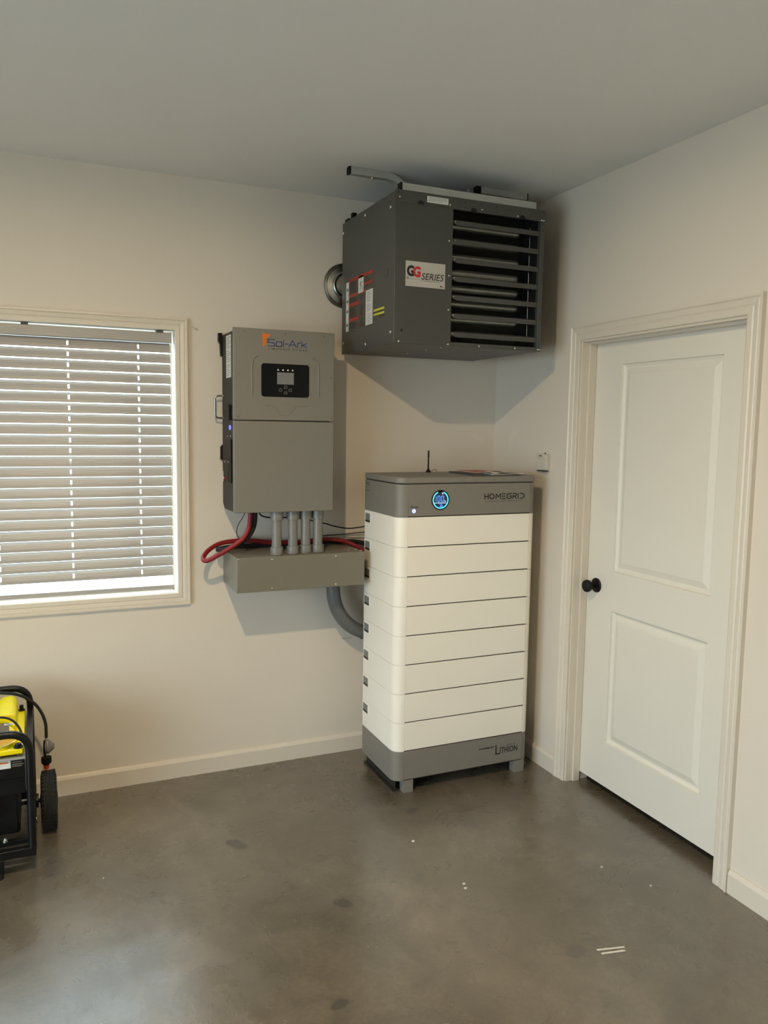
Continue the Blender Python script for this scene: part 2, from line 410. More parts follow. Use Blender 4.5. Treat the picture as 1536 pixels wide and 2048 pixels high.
# back wall with the window opening
WX0, WX1, WZ0, WZ1 = -2.815, -1.662, 0.872, 2.060
mb = MB()
mb.box(RX0-0.15, WX0, 0, 0.15, 0, H).box(WX1, 0.12, 0, 0.15, 0, H).box(WX0, WX1, 0, 0.15, 0, WZ0).box(WX0, WX1, 0, 0.15, WZ1, H)
struct(obj('wall_back', mb, 'wall', smooth=False), 'cream painted wall with the window')
DY0, DY1, DZ = -0.722, -1.618, 2.038          # door opening
mb = MB()
mb.box(0, 0.12, DY0, 0, 0, H).box(0, 0.12, RY0-0.15, DY1, 0, H).box(0, 0.12, DY1, DY0, DZ, H)
struct(obj('wall_right', mb, 'wall', smooth=False), 'cream painted wall with the white door')
GY0, GY1, GZ = -5.2, -2.0, 2.16             # unseen opening added in the left wall, sized for daylight fill
mb = MB()
mb.box(RX0-0.15, RX0, GY1, 0, 0, H).box(RX0-0.15, RX0, RY0-0.15, GY0, 0, H).box(RX0-0.15, RX0, GY0, GY1, GZ, H)
struct(obj('wall_left', mb, 'wall', smooth=False), 'cream painted wall with an unseen opening added for daylight')
struct(obj('wall_rear', MB().box(RX0, 0, RY0-0.15, RY0, 0, H), 'wall', smooth=False), 'cream painted wall behind the viewer')
# unseen walls added beyond the door to block outside light
mb = MB()
mb.box(1.5, 1.6, -2.6, 0, 0, H).box(0.12, 1.5, -0.1, 0, 0, H).box(0.12, 1.5, -2.6, -2.5, 0, H)
struct(obj('wall_light_block', mb, 'wall', smooth=False), 'unseen walls added behind the door to block daylight')
struct(obj('ground', MB().box(-30, 25, -30, 30, -0.3, -0.12), 'ground', smooth=False), 'driveway outside')

# baseboards
def bprofile(h=0.088, t=0.014): return [(0, 0), (t, 0), (t, h-0.016), (t*0.55, h-0.004), (t*0.3, h), (0, h)]
mb = MB(); mb.prism([(-p[0], p[1]) for p in bprofile()], 'x', RX0, 0.0)
struct(obj('baseboard_back', mb, 'trim', smooth=False), 'cream baseboard along the window wall')
mb = MB(); mb.prism([(-p[0], p[1]) for p in bprofile()], 'y', -0.648, -0.014)
struct(obj('baseboard_right', mb, 'trim', smooth=False), 'short cream baseboard between the corner and the door')
mb = MB(); mb.prism([(-p[0], p[1]) for p in bprofile()], 'y', RY0, -1.692)
struct(obj('baseboard_right', mb, 'trim', smooth=False), 'cream baseboard on the near side of the door')

# moulded casing boards: profile across the width (0 inner .. 1 outer) -> thickness
CPROF = [(0, 0.0), (0, 0.010), (0.06, 0.012), (0.34, 0.013), (0.42, 0.010), (0.5, 0.0135), (0.72, 0.016), (0.78, 0.0135), (0.86, 0.0185), (1.0, 0.0185), (1.0, 0.0)]
def casing_board(inner0, inner1, outer0, outer1, to3):
    """mitred board between two 2D inner and two outer points; to3(a,b,h) maps to the wall plane"""
    mb = MB(); n = len(CPROF)
    A = [to3(inner0[0]+(outer0[0]-inner0[0])*s, inner0[1]+(outer0[1]-inner0[1])*s, h) for s, h in CPROF]
    B = [to3(inner1[0]+(outer1[0]-inner1[0])*s, inner1[1]+(outer1[1]-inner1[1])*s, h) for s, h in CPROF]
    mb.add(A+B, [tuple(range(n)), tuple(range(2*n-1, n-1, -1))]+[(i, (i+1) % n, n+(i+1) % n, n+i) for i in range(n)])
    return mb
t2 = sroot('trim_1', (0, -1.17, 0), 'white moulded casing around the door')
tr = lambda a, b, h: (-h, a, b)
i0, i1, iz, cw = -0.716, -1.622, 2.044, 0.068
obj('casing_board', casing_board((i0, 0), (i0, iz), (i0+cw, 0), (i0+cw, iz+cw), tr), 'trim', t2, smooth=False)
obj('casing_board', casing_board((i1, 0), (i1, iz), (i1-cw, 0), (i1-cw, iz+cw), tr), 'trim', t2, smooth=False)
obj('casing_board', casing_board((i0, iz), (i1, iz), (i0+cw, iz+cw), (i1-cw, iz+cw), tr), 'trim', t2, smooth=False)
tb = lambda a, b, h: (a, -h, b)
t3 = sroot('trim_2', (-2.24, 0, 1.46), 'cream moulded casing around the window')
wx0, wx1, wz0, wz1, cw = WX0+0.004, WX1-0.002, WZ0+0.006, WZ1-0.002, 0.054
obj('casing_board', casing_board((wx1, wz0), (wx1, wz1), (wx1+cw, wz0-cw), (wx1+cw, wz1+cw), tb), 'trim', t3, smooth=False)
obj('casing_board', casing_board((wx0, wz0), (wx0, wz1), (wx0-cw, wz0-cw), (wx0-cw, wz1+cw), tb), 'trim', t3, smooth=False)
obj('casing_board', casing_board((wx0, wz1), (wx1, wz1), (wx0-cw, wz1+cw), (wx1+cw, wz1+cw), tb), 'trim', t3, smooth=False)
obj('casing_board', casing_board((wx0, wz0), (wx1, wz0), (wx0-cw, wz0-cw), (wx1+cw, wz0-cw), tb), 'trim', t3, smooth=False)

# ---- door
d = sroot('door_1', (0.07, -1.17, 0), 'white two panel interior door with a round black knob')
mb = MB()
mb.box(-0.002, 0.122, DY0-0.004, DY0+0.0, 0, DZ).box(-0.002, 0.122, DY1, DY1+0.004, 0, DZ).box(-0.002, 0.122, DY1, DY0, DZ-0.004, DZ)
obj('jamb', mb, 'trim', d, smooth=False)
mb = MB()
mb.box(0.034, 0.068, DY0-0.014, DY0-0.004, 0, DZ-0.004).box(0.034, 0.068, DY1+0.004, DY1+0.014, 0, DZ-0.004).box(0.034, 0.068, DY1+0.014, DY0-0.014, DZ-0.014, DZ-0.004)
obj('door_stop', mb, 'trim', d, smooth=False)
# slab with two moulded panels (grid with sunken, bevelled fields)
FX = 0.070; SY0, SY1, SZ0, SZ1 = DY0-0.006, DY1+0.006, 0.044, DZ-0.007
pan = [(-0.905, -1.458, 1.028, 1.930), (-0.905, -1.458, 0.246, 0.852)]
mb = MB()
ys = [SY0, pan[0][0], pan[0][1], SY1]; zs = [SZ0, pan[1][2], pan[1][3], pan[0][2], pan[0][3], SZ1]
for a in range(3):
    for b in range(5):
        if a == 1 and b in (1, 3): continue
        mb.add([(FX, ys[a], zs[b]), (FX, ys[a+1], zs[b]), (FX, ys[a+1], zs[b+1]), (FX, ys[a], zs[b+1])], [(0, 1, 2, 3)])
for (ya, yb, za, zb) in pan:
    steps = [(0, 0), (0.003, 0.008), (0.014, 0.014), (0.020, 0.0145), (0.044, 0.006), (0.046, 0.005)]
    loops = [[(FX+dx, ya-e, za+e), (FX+dx, yb+e, za+e), (FX+dx, yb+e, zb-e), (FX+dx, ya-e, zb-e)] for e, dx in steps]
    for l0, l1 in zip(loops[:-1], loops[1:]):
        mb.add(l0+l1, [(i, (i+1) % 4, 4+(i+1) % 4, 4+i) for i in range(4)])
    mb.add(loops[-1], [(0, 1, 2, 3)])
mb.add([(FX, SY0, SZ0), (FX, SY1, SZ0), (FX, SY1, SZ1), (FX, SY0, SZ1), (FX+0.035, SY0, SZ0), (FX+0.035, SY1, SZ0), (FX+0.035, SY1, SZ1), (FX+0.035, SY0, SZ1)],
       [(4, 5, 6, 7), (0, 1, 5, 4), (1, 2, 6, 5), (2, 3, 7, 6), (3, 0, 4, 7)])
obj('slab', mb, 'door', d, smooth=False)
kn = obj('knob', MB().lathe((FX-0.006, -0.800, 0.948), (-1, 0, 0), [(0.011, 0), (0.011, 0.022), (0.016, 0.028), (0.025, 0.036), (0.0285, 0.046), (0.026, 0.056), (0.017, 0.062), (0, 0.064)], 28), 'black', d)
kn['label'] = 'round matte black door knob'
obj('rosette', MB().lathe((FX, -0.800, 0.948), (-1, 0, 0), [(0.033, 0), (0.033, 0.004), (0.029, 0.008), (0.014, 0.009)], 28), 'black', kn)

# ---- window: vinyl frame, sashes and panes behind the blind
wn = sroot('window_1', (-2.24, 0.1, WZ0), 'white window behind the closed blind')
mb = MB()
for (a, b, c, e) in ((WX0, WX0+0.045, WZ0, WZ1), (WX1-0.006, WX1, WZ0, WZ1), (WX0, WX1, WZ0, WZ0+0.012), (WX0, WX1, WZ1-0.008, WZ1)):
    mb.box(a, b, 0.105, 0.148, c, e)
obj('window_frame', mb, 'trim', wn, smooth=False)
obj('meeting_rail', MB().box(WX0+0.045, WX1-0.006, 0.115, 0.142, 1.452, 1.478), 'trim', wn, smooth=False)
obj('pane', MB().box(WX0+0.045, WX1-0.006, 0.126, 0.130, WZ0+0.012, 1.452), 'glass', wn, smooth=False)
obj('pane', MB().box(WX0+0.045, WX1-0.006, 0.132, 0.136, 1.478, WZ1-0.008), 'glass', wn, smooth=False)

# ---- blind
bl = thing('window_blind', 'cream faux wood horizontal blind lowered over the window', 'blind', (-2.24, 0.05, WZ1))
BX0, BX1 = -2.797, -1.677
obj('head_rail', MB().box(BX0, BX1+0.004, 0.022, 0.07, 2.006, 2.049), 'blind', bl, bevel=0.002)
LAD = [-1.815, -2.105, -2.395, -2.685]
for x in (-2.27, -1.723):
    obj('mounting_bracket', MB().box(x-0.014, x+0.014, 0.02, 0.072, 2.049, WZ1), 'print_grey', bl, smooth=False)
def slat_mesh():
    """one slat with a routed slot at each ladder; long axis x, centred, tilted about x"""
    Wd, th, tl = 0.0445, 0.0026, math.radians(70)
    cuts = [BX0+2.24]
    for l in sorted(LAD): cuts += [l+2.24-0.0035, l+2.24+0.0035]
    cuts.append(BX1+2.24)
    bands = [(-0.5, -0.22), (-0.22, 0.22), (0.22, 0.5)]
    mb = MB()
    def P(x, s, h):     # s across the slat: -0.5 = room side (lower edge), 0.5 = outside (upper edge)
        crown = 0.0022*(1-(2*s)**2)
        a = s*Wd; b = h+crown
        return (x, a*math.cos(tl)-b*math.sin(tl), a*math.sin(tl)+b*math.cos(tl))
    for k in range(len(cuts)-1):
        x0, x1 = cuts[k], cuts[k+1]; hole = k % 2 == 1
        for bi, (s0, s1) in enumerate(bands):
            if hole and bi == 1: continue
            vs = [P(x, s, h) for h in (-th/2, th/2) for (x, s) in ((x0, s0), (x1, s0), (x1, s1), (x0, s1))]
            mb.add(vs, [(0,3,2,1),(4,5,6,7),(0,1,5,4),(1,2,6,5),(2,3,7,6),(3,0,4,7)])
    return mb
sl0 = obj('slat', slat_mesh(), 'blind', bl, loc=None, smooth=False)
sl0.data.transform(Matrix.Translation(bl.location))
NS = 23
z_top = 1.9835
pitch = (z_top-0.9745)/(NS-1)
for k in range(NS):
    s = sl0 if k == 0 else sl0.copy()
    if k: COL.objects.link(s)
    s.parent = bl; s.location = Vector((-2.24, 0.046, z_top-pitch*k))-Vector(bl.location)
br = obj('bottom_rail', MB().box(BX0, BX1+0.003, 0.026, 0.066, 0.891, 0.911), 'blind', bl, bevel=0.002)
for l in LAD:
    obj('ladder_cord', MB().cyl((l, 0.0335, 0.91), (l, 0.0335, 2.006), 0.0008, 6).cyl((l, 0.0585, 0.91), (l, 0.0585, 2.006), 0.0008, 6), 'print_white', bl)

# ---- recessed downlight (just above the frame)
LX, LY, LR = -2.15, -2.17, 0.035
t = thing('ceiling_light', 'small round recessed downlight in the ceiling', 'ceiling light', (LX, LY, H))
obj('trim_ring', MB().lathe((LX, LY, H), (0, 0, -1), [(0.072, 0), (0.071, 0.004), (0.056, 0.006), (LR+0.001, 0.003), (LR+0.001, 0.0)], 32), 'trim', t)
obj('diffuser', MB().lathe((LX, LY, H), (0, 0, -1), [(LR, 0), (LR, 0.0035), (0, 0.0035)], 32), 'lamp', t)

# ================================================================== battery tower
BX = (-0.815, -0.103); BY = (-0.556, -0.172)
t = thing('battery_tower', 'tall stacked home battery with white modules and grey top and base', 'battery', (-0.459, -0.364, 0))
PX0, PX1 = -0.7655, -0.1395                       # front panel limits
def shell(z0, z1, grow=0.0, notch=True):
    x0, x1, y0, y1 = BX[0]-grow, BX[1]+grow, BY[0]-grow, BY[1]
    lp = rrect(x0, x1, y0, y1, (0.046, 0.036, 0.01, 0.01), 7)
    if notch:       # recess for the front panel between the two corner radii
        k = 8
        lp = lp[:k]+[(PX0-0.0008, y0), (PX0-0.0008, y0+0.007), (PX1+0.0008, y0+0.007), (PX1+0.0008, y0)]+lp[k:]
    return MB().prism(lp, 'z', z0, z1)
ZB, ZP = 0.1965, 0.1325
def dim_part(name, z0, z1, mat, grip):
    p = obj(name, shell(z0+0.0006, z1-0.0006), mat, t, bevel=0.0009, segs=1, ang=25)
    obj('seam_shade', MB().box(PX0-0.0004, PX1+0.0004, BY[0]+0.0018, BY[0]+0.0075, z0+0.0002, z0+0.006), 'seam_shade', p, smooth=False)  # black strip in place of the shade inside the panel gap
    obj('front_panel', MB().box(PX0, PX1, BY[0], BY[0]+0.0066, z0+0.0042, z1-0.0003), mat, p, bevel=0.0008, segs=1)
    if grip:
        gz0, gz1 = z1-0.062, z1-0.0105
        g = obj('grip', MB().ring(rrect(-0.252, -0.182, gz0, gz1, 0.003, 2), rrect(-0.246, -0.188, gz0+0.005, gz1-0.004, 0.002, 2), 'x', BX[0]-0.0012, BX[0]+0.004), mat, p, smooth=False)
        obj('grip_plate', MB().box(BX[0]-0.0006, BX[0]+0.003, -0.247, -0.187, gz0+0.004, gz1-0.003), 'gripgrey', g, smooth=False)
        obj('grip_lip', MB().prism([(BX[0]-0.0008, gz0+0.005), (BX[0]-0.0018, gz0+0.012), (BX[0]-0.0008, gz0+0.015)], 'y', -0.245, -0.189), 'dark', g, smooth=False)
    return p
for k in range(8):
    dim_part('battery_module', ZB+k*ZP, ZB+(k+1)*ZP, 'white', True)
base = dim_part('base_unit', 0.060, ZB, 'cabgrey', False)
head = dim_part('control_unit', ZB+8*ZP, 1.4005, 'cabgrey', False)
obj('lid', MB().prism(rrect(BX[0]-0.001, BX[1]+0.001, BY[0]-0.001, BY[1], (0.046, 0.036, 0.01, 0.01), 7), 'z', 1.4035, 1.4315), 'cabgrey', t, bevel=0.006, segs=3, ang=30)
obj('seam_shade', MB().prism(rrect(BX[0]+0.004, BX[1]-0.004, BY[0]+0.004, BY[1]-0.004, (0.044, 0.034, 0.01, 0.01), 7), 'z', 1.398, 1.405), 'seam_shade', t)  # black layer in place of the shade in the gap under the lid
for (x0, x1) in ((-0.763, -0.716), (-0.175, -0.121)):
    for (y0, y1) in ((-0.554, -0.510), (-0.225, -0.180)):
        obj('foot', MB().box(x0, x1, y0, y1, 0, 0.0605), 'cabgrey', t, bevel=0.001)
for x in (-0.805, -0.13):
    obj('floor_rail', MB().box(x, x+0.030, -0.520, -0.180, 0.0, 0.010), 'dark', t, smooth=False)
    obj('floor_rail', MB().box(x+0.014, x+0.018, -0.518, -0.182, 0.010, 0.060), 'dark', t, smooth=False)
FP = front(BY[0])
# round display
dcx, dcz = -0.609, 1.330
dp = obj('display', MB().prism(circ(dcx, dcz, 0.0445, 40), 'y', BY[0]-0.0012, BY[0]), 'blackglass', head)
dp['label'] = 'round lit display reading 100 percent'
def arc(cx, cz, r, a0, a1, n=40): return [(cx+r*math.cos(a0+(a1-a0)*k/n), cz+r*math.sin(a0+(a1-a0)*k/n)) for k in range(n+1)]
FD = front(BY[0]-0.0012)
obj('ring_light', MB().strokes([arc(dcx, dcz, 0.0365, math.radians(115), math.radians(425))], 0.0055, FD, 0.0006), 'led_cyan', dp, smooth=False)
obj('screen', MB().prism(circ(dcx, dcz, 0.0325, 32), 'y', BY[0]-0.0014, BY[0]-0.0010), 'dispblue', dp)
FD2 = front(BY[0]-0.0014)
def seg7(ch, x, z, w_, h_):
    S = {'a': ((0, 1), (1, 1)), 'b': ((1, 1), (1, .5)), 'c': ((1, .5), (1, 0)), 'd': ((0, 0), (1, 0)), 'e': ((0, .5), (0, 0)), 'f': ((0, 1), (0, .5)), 'g': ((0, .5), (1, .5))}
    Dg = {'0': 'abcdef', '1': 'bc', '2': 'abged'}
    out = []
    for q in Dg[ch]:
        (a, b), (c, e) = S[q]; sh = 0.13
        ax, az, bx, bz = a*w_, b*h_, c*w_, e*h_
        out.append([(x+ax+(bx-ax)*sh, z+az+(bz-az)*sh), (x+bx-(bx-ax)*sh, z+bz-(bz-az)*sh)])
    return out
ls = seg7('1', dcx-0.031, 1.3225, 0.0085, 0.025)+seg7('0', dcx-0.014, 1.3225, 0.0105, 0.025)+seg7('0', dcx+0.0045, 1.3225, 0.0105, 0.025)
obj('digits', MB().strokes(ls, 0.0024, FD2, 0.0004), 'led_digit', dp, smooth=False)
obj('percent_mark', MB().strokes([[(dcx+0.0205, 1.327), (dcx+0.0235, 1.322)]], 0.0026, FD2, 0.0004), 'led_white', dp, smooth=False)
obj('mode_icon', MB().strokes([[(dcx+0.008, 1.362), (dcx+0.008, 1.357), (dcx+0.0125, 1.357)]], 0.002, FD2, 0.0004), 'led_white', dp, smooth=False)
obj('level_bar', MB().strokes([[(dcx-0.029+k*0.0085, 1.3165), (dcx-0.0245+k*0.0085, 1.3165)] for k in range(7)], 0.0022, FD2, 0.0004), 'led_white', dp, smooth=False)
obj('small_digits', MB().strokes(seg7('2', dcx-0.002, 1.2985, 0.004, 0.008)+seg7('0', dcx+0.005, 1.2985, 0.004, 0.008), 0.0014, FD2, 0.0004).strokes([[(dcx-0.008, 1.3115), (dcx+0.008, 1.3115)]], 0.0012, FD2, 0.0004), 'led_digit', dp, smooth=False)
obj('power_lettering', text_mb('Power', -0.7555, -0.7165, 1.2975, 1.3075, FP, 0.0006, bold=0.02), 'print_black', head, smooth=False)
pb = obj('power_button', MB().ring(circ(-0.739, 1.284, 0.0078, 24), circ(-0.739, 1.284, 0.0035, 24), 'y', BY[0]-0.0015, BY[0]+0.001), 'led_white', head)
pb['label'] = 'blue lit power button'
obj('button_rim', MB().ring(circ(-0.739, 1.284, 0.0095, 24), circ(-0.739, 1.284, 0.0078, 24), 'y', BY[0]-0.001, BY[0]+0.001), 'led_blue', pb)
# stencil lettering on the control unit
def L2(lines, x0, x1): return [[(x0+u*(x1-x0), 1.3285+v*0.0225) for u, v in ln] for ln in lines]
hg = []
hg += L2([[(0, 0), (0, .42)], [(0, .58), (0, 1)], [(1, 0), (1, 1)], [(.22, .5), (1, .5)]], -0.383, -0.365)
hg += L2([[(.42, .03), (.25, 0.08), (0, .35), (0, .65), (.25, .97), (.42, 1)], [(.58, 0), (.75, .03), (1, .35), (1, .65), (.75, .97), (.58, 1)]], -0.357, -0.3345)
hg += L2([[(0, 0), (0, .7)], [(.02, 1), (.5, .4), (.66, .62)], [(.8, .8), (1, 1), (1, 0)]], -0.3235, -0.2995)
hg += L2([[(0, 0), (1, 0)], [(0, .5), (.85, .5)], [(0, 1), (1, 1)]], -0.291, -0.274)
hg += L2([[(1, 1), (.3, 1), (0, .7), (0, .3), (.3, 0), (.75, 0)], [(.9, .06), (1, .3), (1, .48), (.55, .48)]], -0.266, -0.2415)
hg += L2([[(0, 0), (0, .6)], [(0, 1), (.7, 1), (1, .85), (1, .62), (.7, .48), (.2, .48)], [(.55, .42), (1, 0)]], -0.233, -0.214)
hg += L2([[(.5, 0), (.5, 1)]], -0.2085, -0.2015)
hg += L2([[(0, 0), (.5, 0), (1, .3), (1, .7), (.5, 1), (0, 1)]], -0.194, -0.173)
hg += [[(-0.381, 1.3175), (-0.2865, 1.3175)], [(-0.2795, 1.3175), (-0.176, 1.3175)]]
obj('lettering', MB().strokes(hg[:-2], 0.0045, FP, 0.0006).strokes(hg[-2:], 0.0012, FP, 0.0006).strokes([arc(-0.283, 1.3175, 0.003, 0, 2*PI, 10)], 0.001, FP, 0.0006), 'print_black', head, smooth=False)
# lettering on the base
mbx = text_mb('POWERED BY', -0.376, -0.2925, 0.1425, 0.1515, FP, 0.0006, bold=0.03)
q = text_mb('ITHION', -0.2605, -0.1635, 0.1105, 0.1395, FP, 0.0006, bold=0.015); mbx.add(q.v, q.f)
mbx.strokes([[(-0.2825, 0.1525), (-0.2825, 0.1105), (-0.262, 0.1105)]], 0.0052, FP, 0.0006)
mbx.strokes([[(-0.222+0.006*k, 0.1445+0.0022*(k % 3)), (-0.2195+0.006*k, 0.1465+0.0025*((k+1) % 3))] for k in range(8)], 0.0014, FP, 0.0006)
obj('lettering', mbx, 'print_black', base, smooth=False)
FS = leftf(BX[0]-0.0006)
for (z_, y1_) in ((1.386, 0.235), (1.380, 0.225), (1.350, 0.235)):
    obj('side_print', MB().strokes([[(0.19, z_), (y1_, z_)]], 0.0022, FS, 0.0005), 'print_black', head, smooth=False)

# antenna on the lid
a = thing('antenna', 'small black whip antenna standing on the battery lid', 'antenna', (-0.497, -0.21, 1.4315))
obj('antenna_base', MB().lathe((-0.497, -0.21, 1.4315), (0, 0, 1), [(0.0135, 0), (0.0135, 0.003), (0.010, 0.008), (0.006, 0.013), (0.004, 0.018)], 20), 'black', a)
obj('rod', MB().lathe((-0.497, -0.21, 1.449), (0, 0, 1), [(0.0038, 0), (0.0034, 0.055), (0.0045, 0.057), (0.0042, 0.085), (0.003, 0.088), (0, 0.089)], 12), 'black', a)
obj('lead', MB().tube(spline([(-0.488, -0.205, 1.436), (-0.47, -0.20, 1.4385), (-0.455, -0.192, 1.444), (-0.443, -0.186, 1.4425), (-0.436, -0.180, 1.4345), (-0.430, -0.173, 1.4328)], 6), 0.0012, 6), 'black', a)

# booklets on the lid
def booklet(name, label, quad, z, th, mat, edge='paper'):
    cx = sum(p[0] for p in quad)/4; cy = sum(p[1] for p in quad)/4
    t_ = thing(name, label, 'booklet', (cx, cy, z))
    sh = lambda k: [(cx+(p[0]-cx)*k, cy+(p[1]-cy)*k) for p in quad]
    obj('cover', MB().prism(quad, 'z', z, z+th*0.16), mat, t_, smooth=False)
    obj('page_block', MB().prism(sh(0.985), 'z', z+th*0.16, z+th*0.84), edge, t_, smooth=False)
    obj('cover', MB().prism(quad, 'z', z+th*0.84, z+th), mat, t_, smooth=False)
    return t_
zl = 1.4318
booklet('booklet', 'thin black folder lying lowest on the battery lid', [(-0.405, -0.245), (-0.425, -0.535), (-0.205, -0.545), (-0.185, -0.255)], zl, 0.006, 'print_black', 'print_grey')
booklet('booklet', 'red covered booklet lying on the black folder', [(-0.345, -0.225), (-0.350, -0.420), (-0.215, -0.425), (-0.210, -0.230)], zl+0.0062, 0.0045, 'paperred')
booklet('booklet', 'white booklet with grey printed pages beside the red one', [(-0.330, -0.445), (-0.340, -0.540), (-0.150, -0.515), (-0.140, -0.420)], zl+0.0062, 0.003, 'paper')
b4 = thing('leaflet', 'curled black and white leaflet on top of the booklets', 'leaflet', (-0.27, -0.47, zl+0.0094))
mbp = MB(); n = 14
prof = [(-0.335+0.16*k/n, zl+0.0096+0.006*math.sin(PI*min(1, k/n*1.1))**2+(0.0045*(1-k/2.0) if k < 2 else 0)) for k in range(n+1)]
mbp.prism(prof+[(p[0], p[1]+0.0008) for p in reversed(prof)], 'y', -0.525, -0.43)
obj('sheet', mbp, 'print_black', b4)
mbp = MB(); prof2 = [(p[0]-0.004, p[1]+0.0012) for p in prof[:5]]
mbp.prism(prof2+[(p[0], p[1]+0.001) for p in reversed(prof2)], 'y', -0.527, -0.43)
obj('page_edge', mbp, 'paper', b4)
obj('page_edge', MB().tube([(p[0], -0.5265, p[1]+0.0004) for p in prof], 0.0011, 6), 'paper', b4)

# wall sensor by the door
s = thing('wall_sensor', 'small white thermostat box on the wall beside the door casing', 'thermostat', (0, -0.47, 1.49))
obj('back_plate', MB().box(-0.006, 0, -0.512, -0.428, 1.450, 1.530), 'sensor', s, bevel=0.002)
bd = obj('body', MB().prism([(-0.426, 1.451), (-0.510, 1.455), (-0.510, 1.529), (-0.426, 1.529)], 'x', -0.026, -0.006), 'sensor', s, bevel=0.0025)
SL = leftf(-0.026)
obj('slot', MB().patch(0.452, 0.478, 1.5185, 1.5225, SL, 0.0006), 'print_black', bd, smooth=False)
obj('print', MB().strokes([[(0.452, 1.514), (0.458, 1.514)], [(0.452, 1.509), (0.457, 1.509)], [(0.474, 1.510), (0.479, 1.510)]], 0.0016, SL, 0.0005), 'print_grey', bd, smooth=False)
obj('sensor_tip', MB().cyl((-0.014, -0.486, 1.529), (-0.014, -0.486, 1.537), 0.0026, 10), 'black', s)
obj('shade_lip', MB().prism([(-0.022, 1.4505), (-0.006, 1.4505), (-0.006, 1.4455), (-0.017, 1.4455)], 'y', -0.506, -0.430), 'print_brown', s, smooth=False)  # tapered underside, coloured dark brown for the shadow beneath the box

# ================================================================== inverter
IX = (-1.466, -1.012); IY = -0.280
t = thing('inverter', 'grey wall mounted hybrid inverter with black display and blue logo', 'inverter', (-1.239, 0, 1.255))
obj('chassis', MB().prism([(-0.012, 1.290), (-0.045, 1.2655), (-0.262, 1.2655), (-0.262, 2.048), (-0.012, 2.048)], 'x', -1.456, -1.024), 'dark', t, bevel=0.002)
uc = obj('upper_cover', MB().box(IX[0], IX[1], IY, -0.261, 1.6685, 2.0570), 'invgrey', t, bevel=0.003)
lc = obj('lower_cover', MB().box(IX[0], IX[1], IY, -0.261, 1.2665, 1.6650), 'invgrey', t, bevel=0.003)
FI = front(IY)
for (x, z) in ((-1.418, 2.043), (-1.239, 2.042), (-1.061, 2.040), (-1.449, 1.863), (-1.027, 1.862), (-1.448, 1.684), (-1.026, 1.683)):
    screw(uc, (x, IY, z), (0, -1, 0), 0.005, mat='wwgrey')
# pressed ridges
obj('pressed_ridge', MB().tube(spline([(-1.386, IY, 1.772), (-1.386, IY, 1.88), (-1.384, IY, 1.915), (-1.375, IY, 1.934), (-1.355, IY, 1.945)], 5), 0.004, 10), 'invgrey', uc)
obj('pressed_ridge', MB().tube(spline([(-1.086, IY, 1.774), (-1.086, IY, 1.88), (-1.088, IY, 1.912), (-1.097, IY, 1.932), (-1.115, IY, 1.943)], 5), 0.004, 10), 'invgrey', uc)
obj('pressed_ridge', MB().tube(spline([(-1.327, IY+.001, 1.734), (-1.30, IY+.001, 1.7325), (-1.282, IY+.001, 1.722), (-1.268, IY+.001, 1.699), (-1.250, IY+.001, 1.692), (-1.225, IY+.001, 1.696), (-1.206, IY+.001, 1.714), (-1.185, IY+.001, 1.730), (-1.139, IY+.001, 1.733)], 5), 0.0032, 10), 'invgrey', uc)
dsp = obj('display_panel', MB().prism(rrect(-1.345, -1.130, 1.770, 1.912, 0.012, 5), 'y', IY-0.0022, IY+0.002), 'blackglass', uc)
FDI = front(IY-0.0022)
obj('display_rim', MB().ring(rrect(-1.348, -1.127, 1.767, 1.915, 0.014, 5), rrect(-1.345, -1.130, 1.770, 1.912, 0.012, 5), 'y', IY-0.0012, IY+0.001), 'invgrey', uc)
obj('lcd', MB().patch(-1.2755, -1.2005, 1.8245, 1.8755, FDI, 0.0006), 'lcd', dsp, smooth=False)
for (x, z) in ((-1.2375, 1.8125), (-1.260, 1.8005), (-1.216, 1.8005), (-1.2375, 1.788)):
    bt = obj('button', MB().ring(rrect(x-0.0072, x+0.0072, z-0.0072, z+0.0072, 0.004, 3), rrect(x-0.0055, x+0.0055, z-0.0055, z+0.0055, 0.003, 3), 'y', IY-0.0032, IY-0.0022), 'print_grey', dsp, smooth=False)
    obj('button_mark', MB().strokes([[(x-0.003, z-0.0015), (x, z+0.002), (x+0.003, z-0.0015)]], 0.001, FDI, 0.0006), 'print_grey', bt, smooth=False)
for x in (-1.271, -1.249, -1.227, -1.206):
    obj('status_icon', MB().strokes([[(x, 1.8865), (x, 1.889)], [(x-0.003, 1.8845), (x+0.003, 1.8845)]], 0.0025, FDI, 0.0006), 'icon', dsp, smooth=False)
# logo
obj('logo_flag', MB().prism([(-1.341, 2.039), (-1.3015, 2.0335), (-1.3075, 2.0265), (-1.3215, 2.0205), (-1.3225, 1.993), (-1.3375, 1.979)], 'y', IY-0.0007, IY+0.001), 'print_orange', uc, smooth=False)
def LW(lines, x0, x1, z0=1.9865, hh=0.028): return [[(x0+u*(x1-x0), z0+v*hh) for u, v in ln] for ln in lines]
sa = []
sa += LW([[(1, 1), (.12, 1), (0, .9), (0, .62), (.12, .53), (.88, .47), (1, .38), (1, .1), (.88, 0), (0, 0)]], -1.316, -1.286)
sa += LW([[(.12, 0), (0, .1), (0, .58), (.12, .68), (.88, .68), (1, .58), (1, .1), (.88, 0), (.12, 0)]], -1.279, -1.254)
sa += LW([[(.5, 0), (.5, 1)]], -1.250, -1.243)
sa += LW([[(0, .42), (1, .42)]], -1.239, -1.226)
sa += LW([[(0, 0), (.5, 1), (1, 0)], [(.26, .3), (.8, .3)]], -1.223, -1.189)
sa += LW([[(0, 0), (0, .55), (.2, .68), (1, .68)]], -1.183, -1.170)
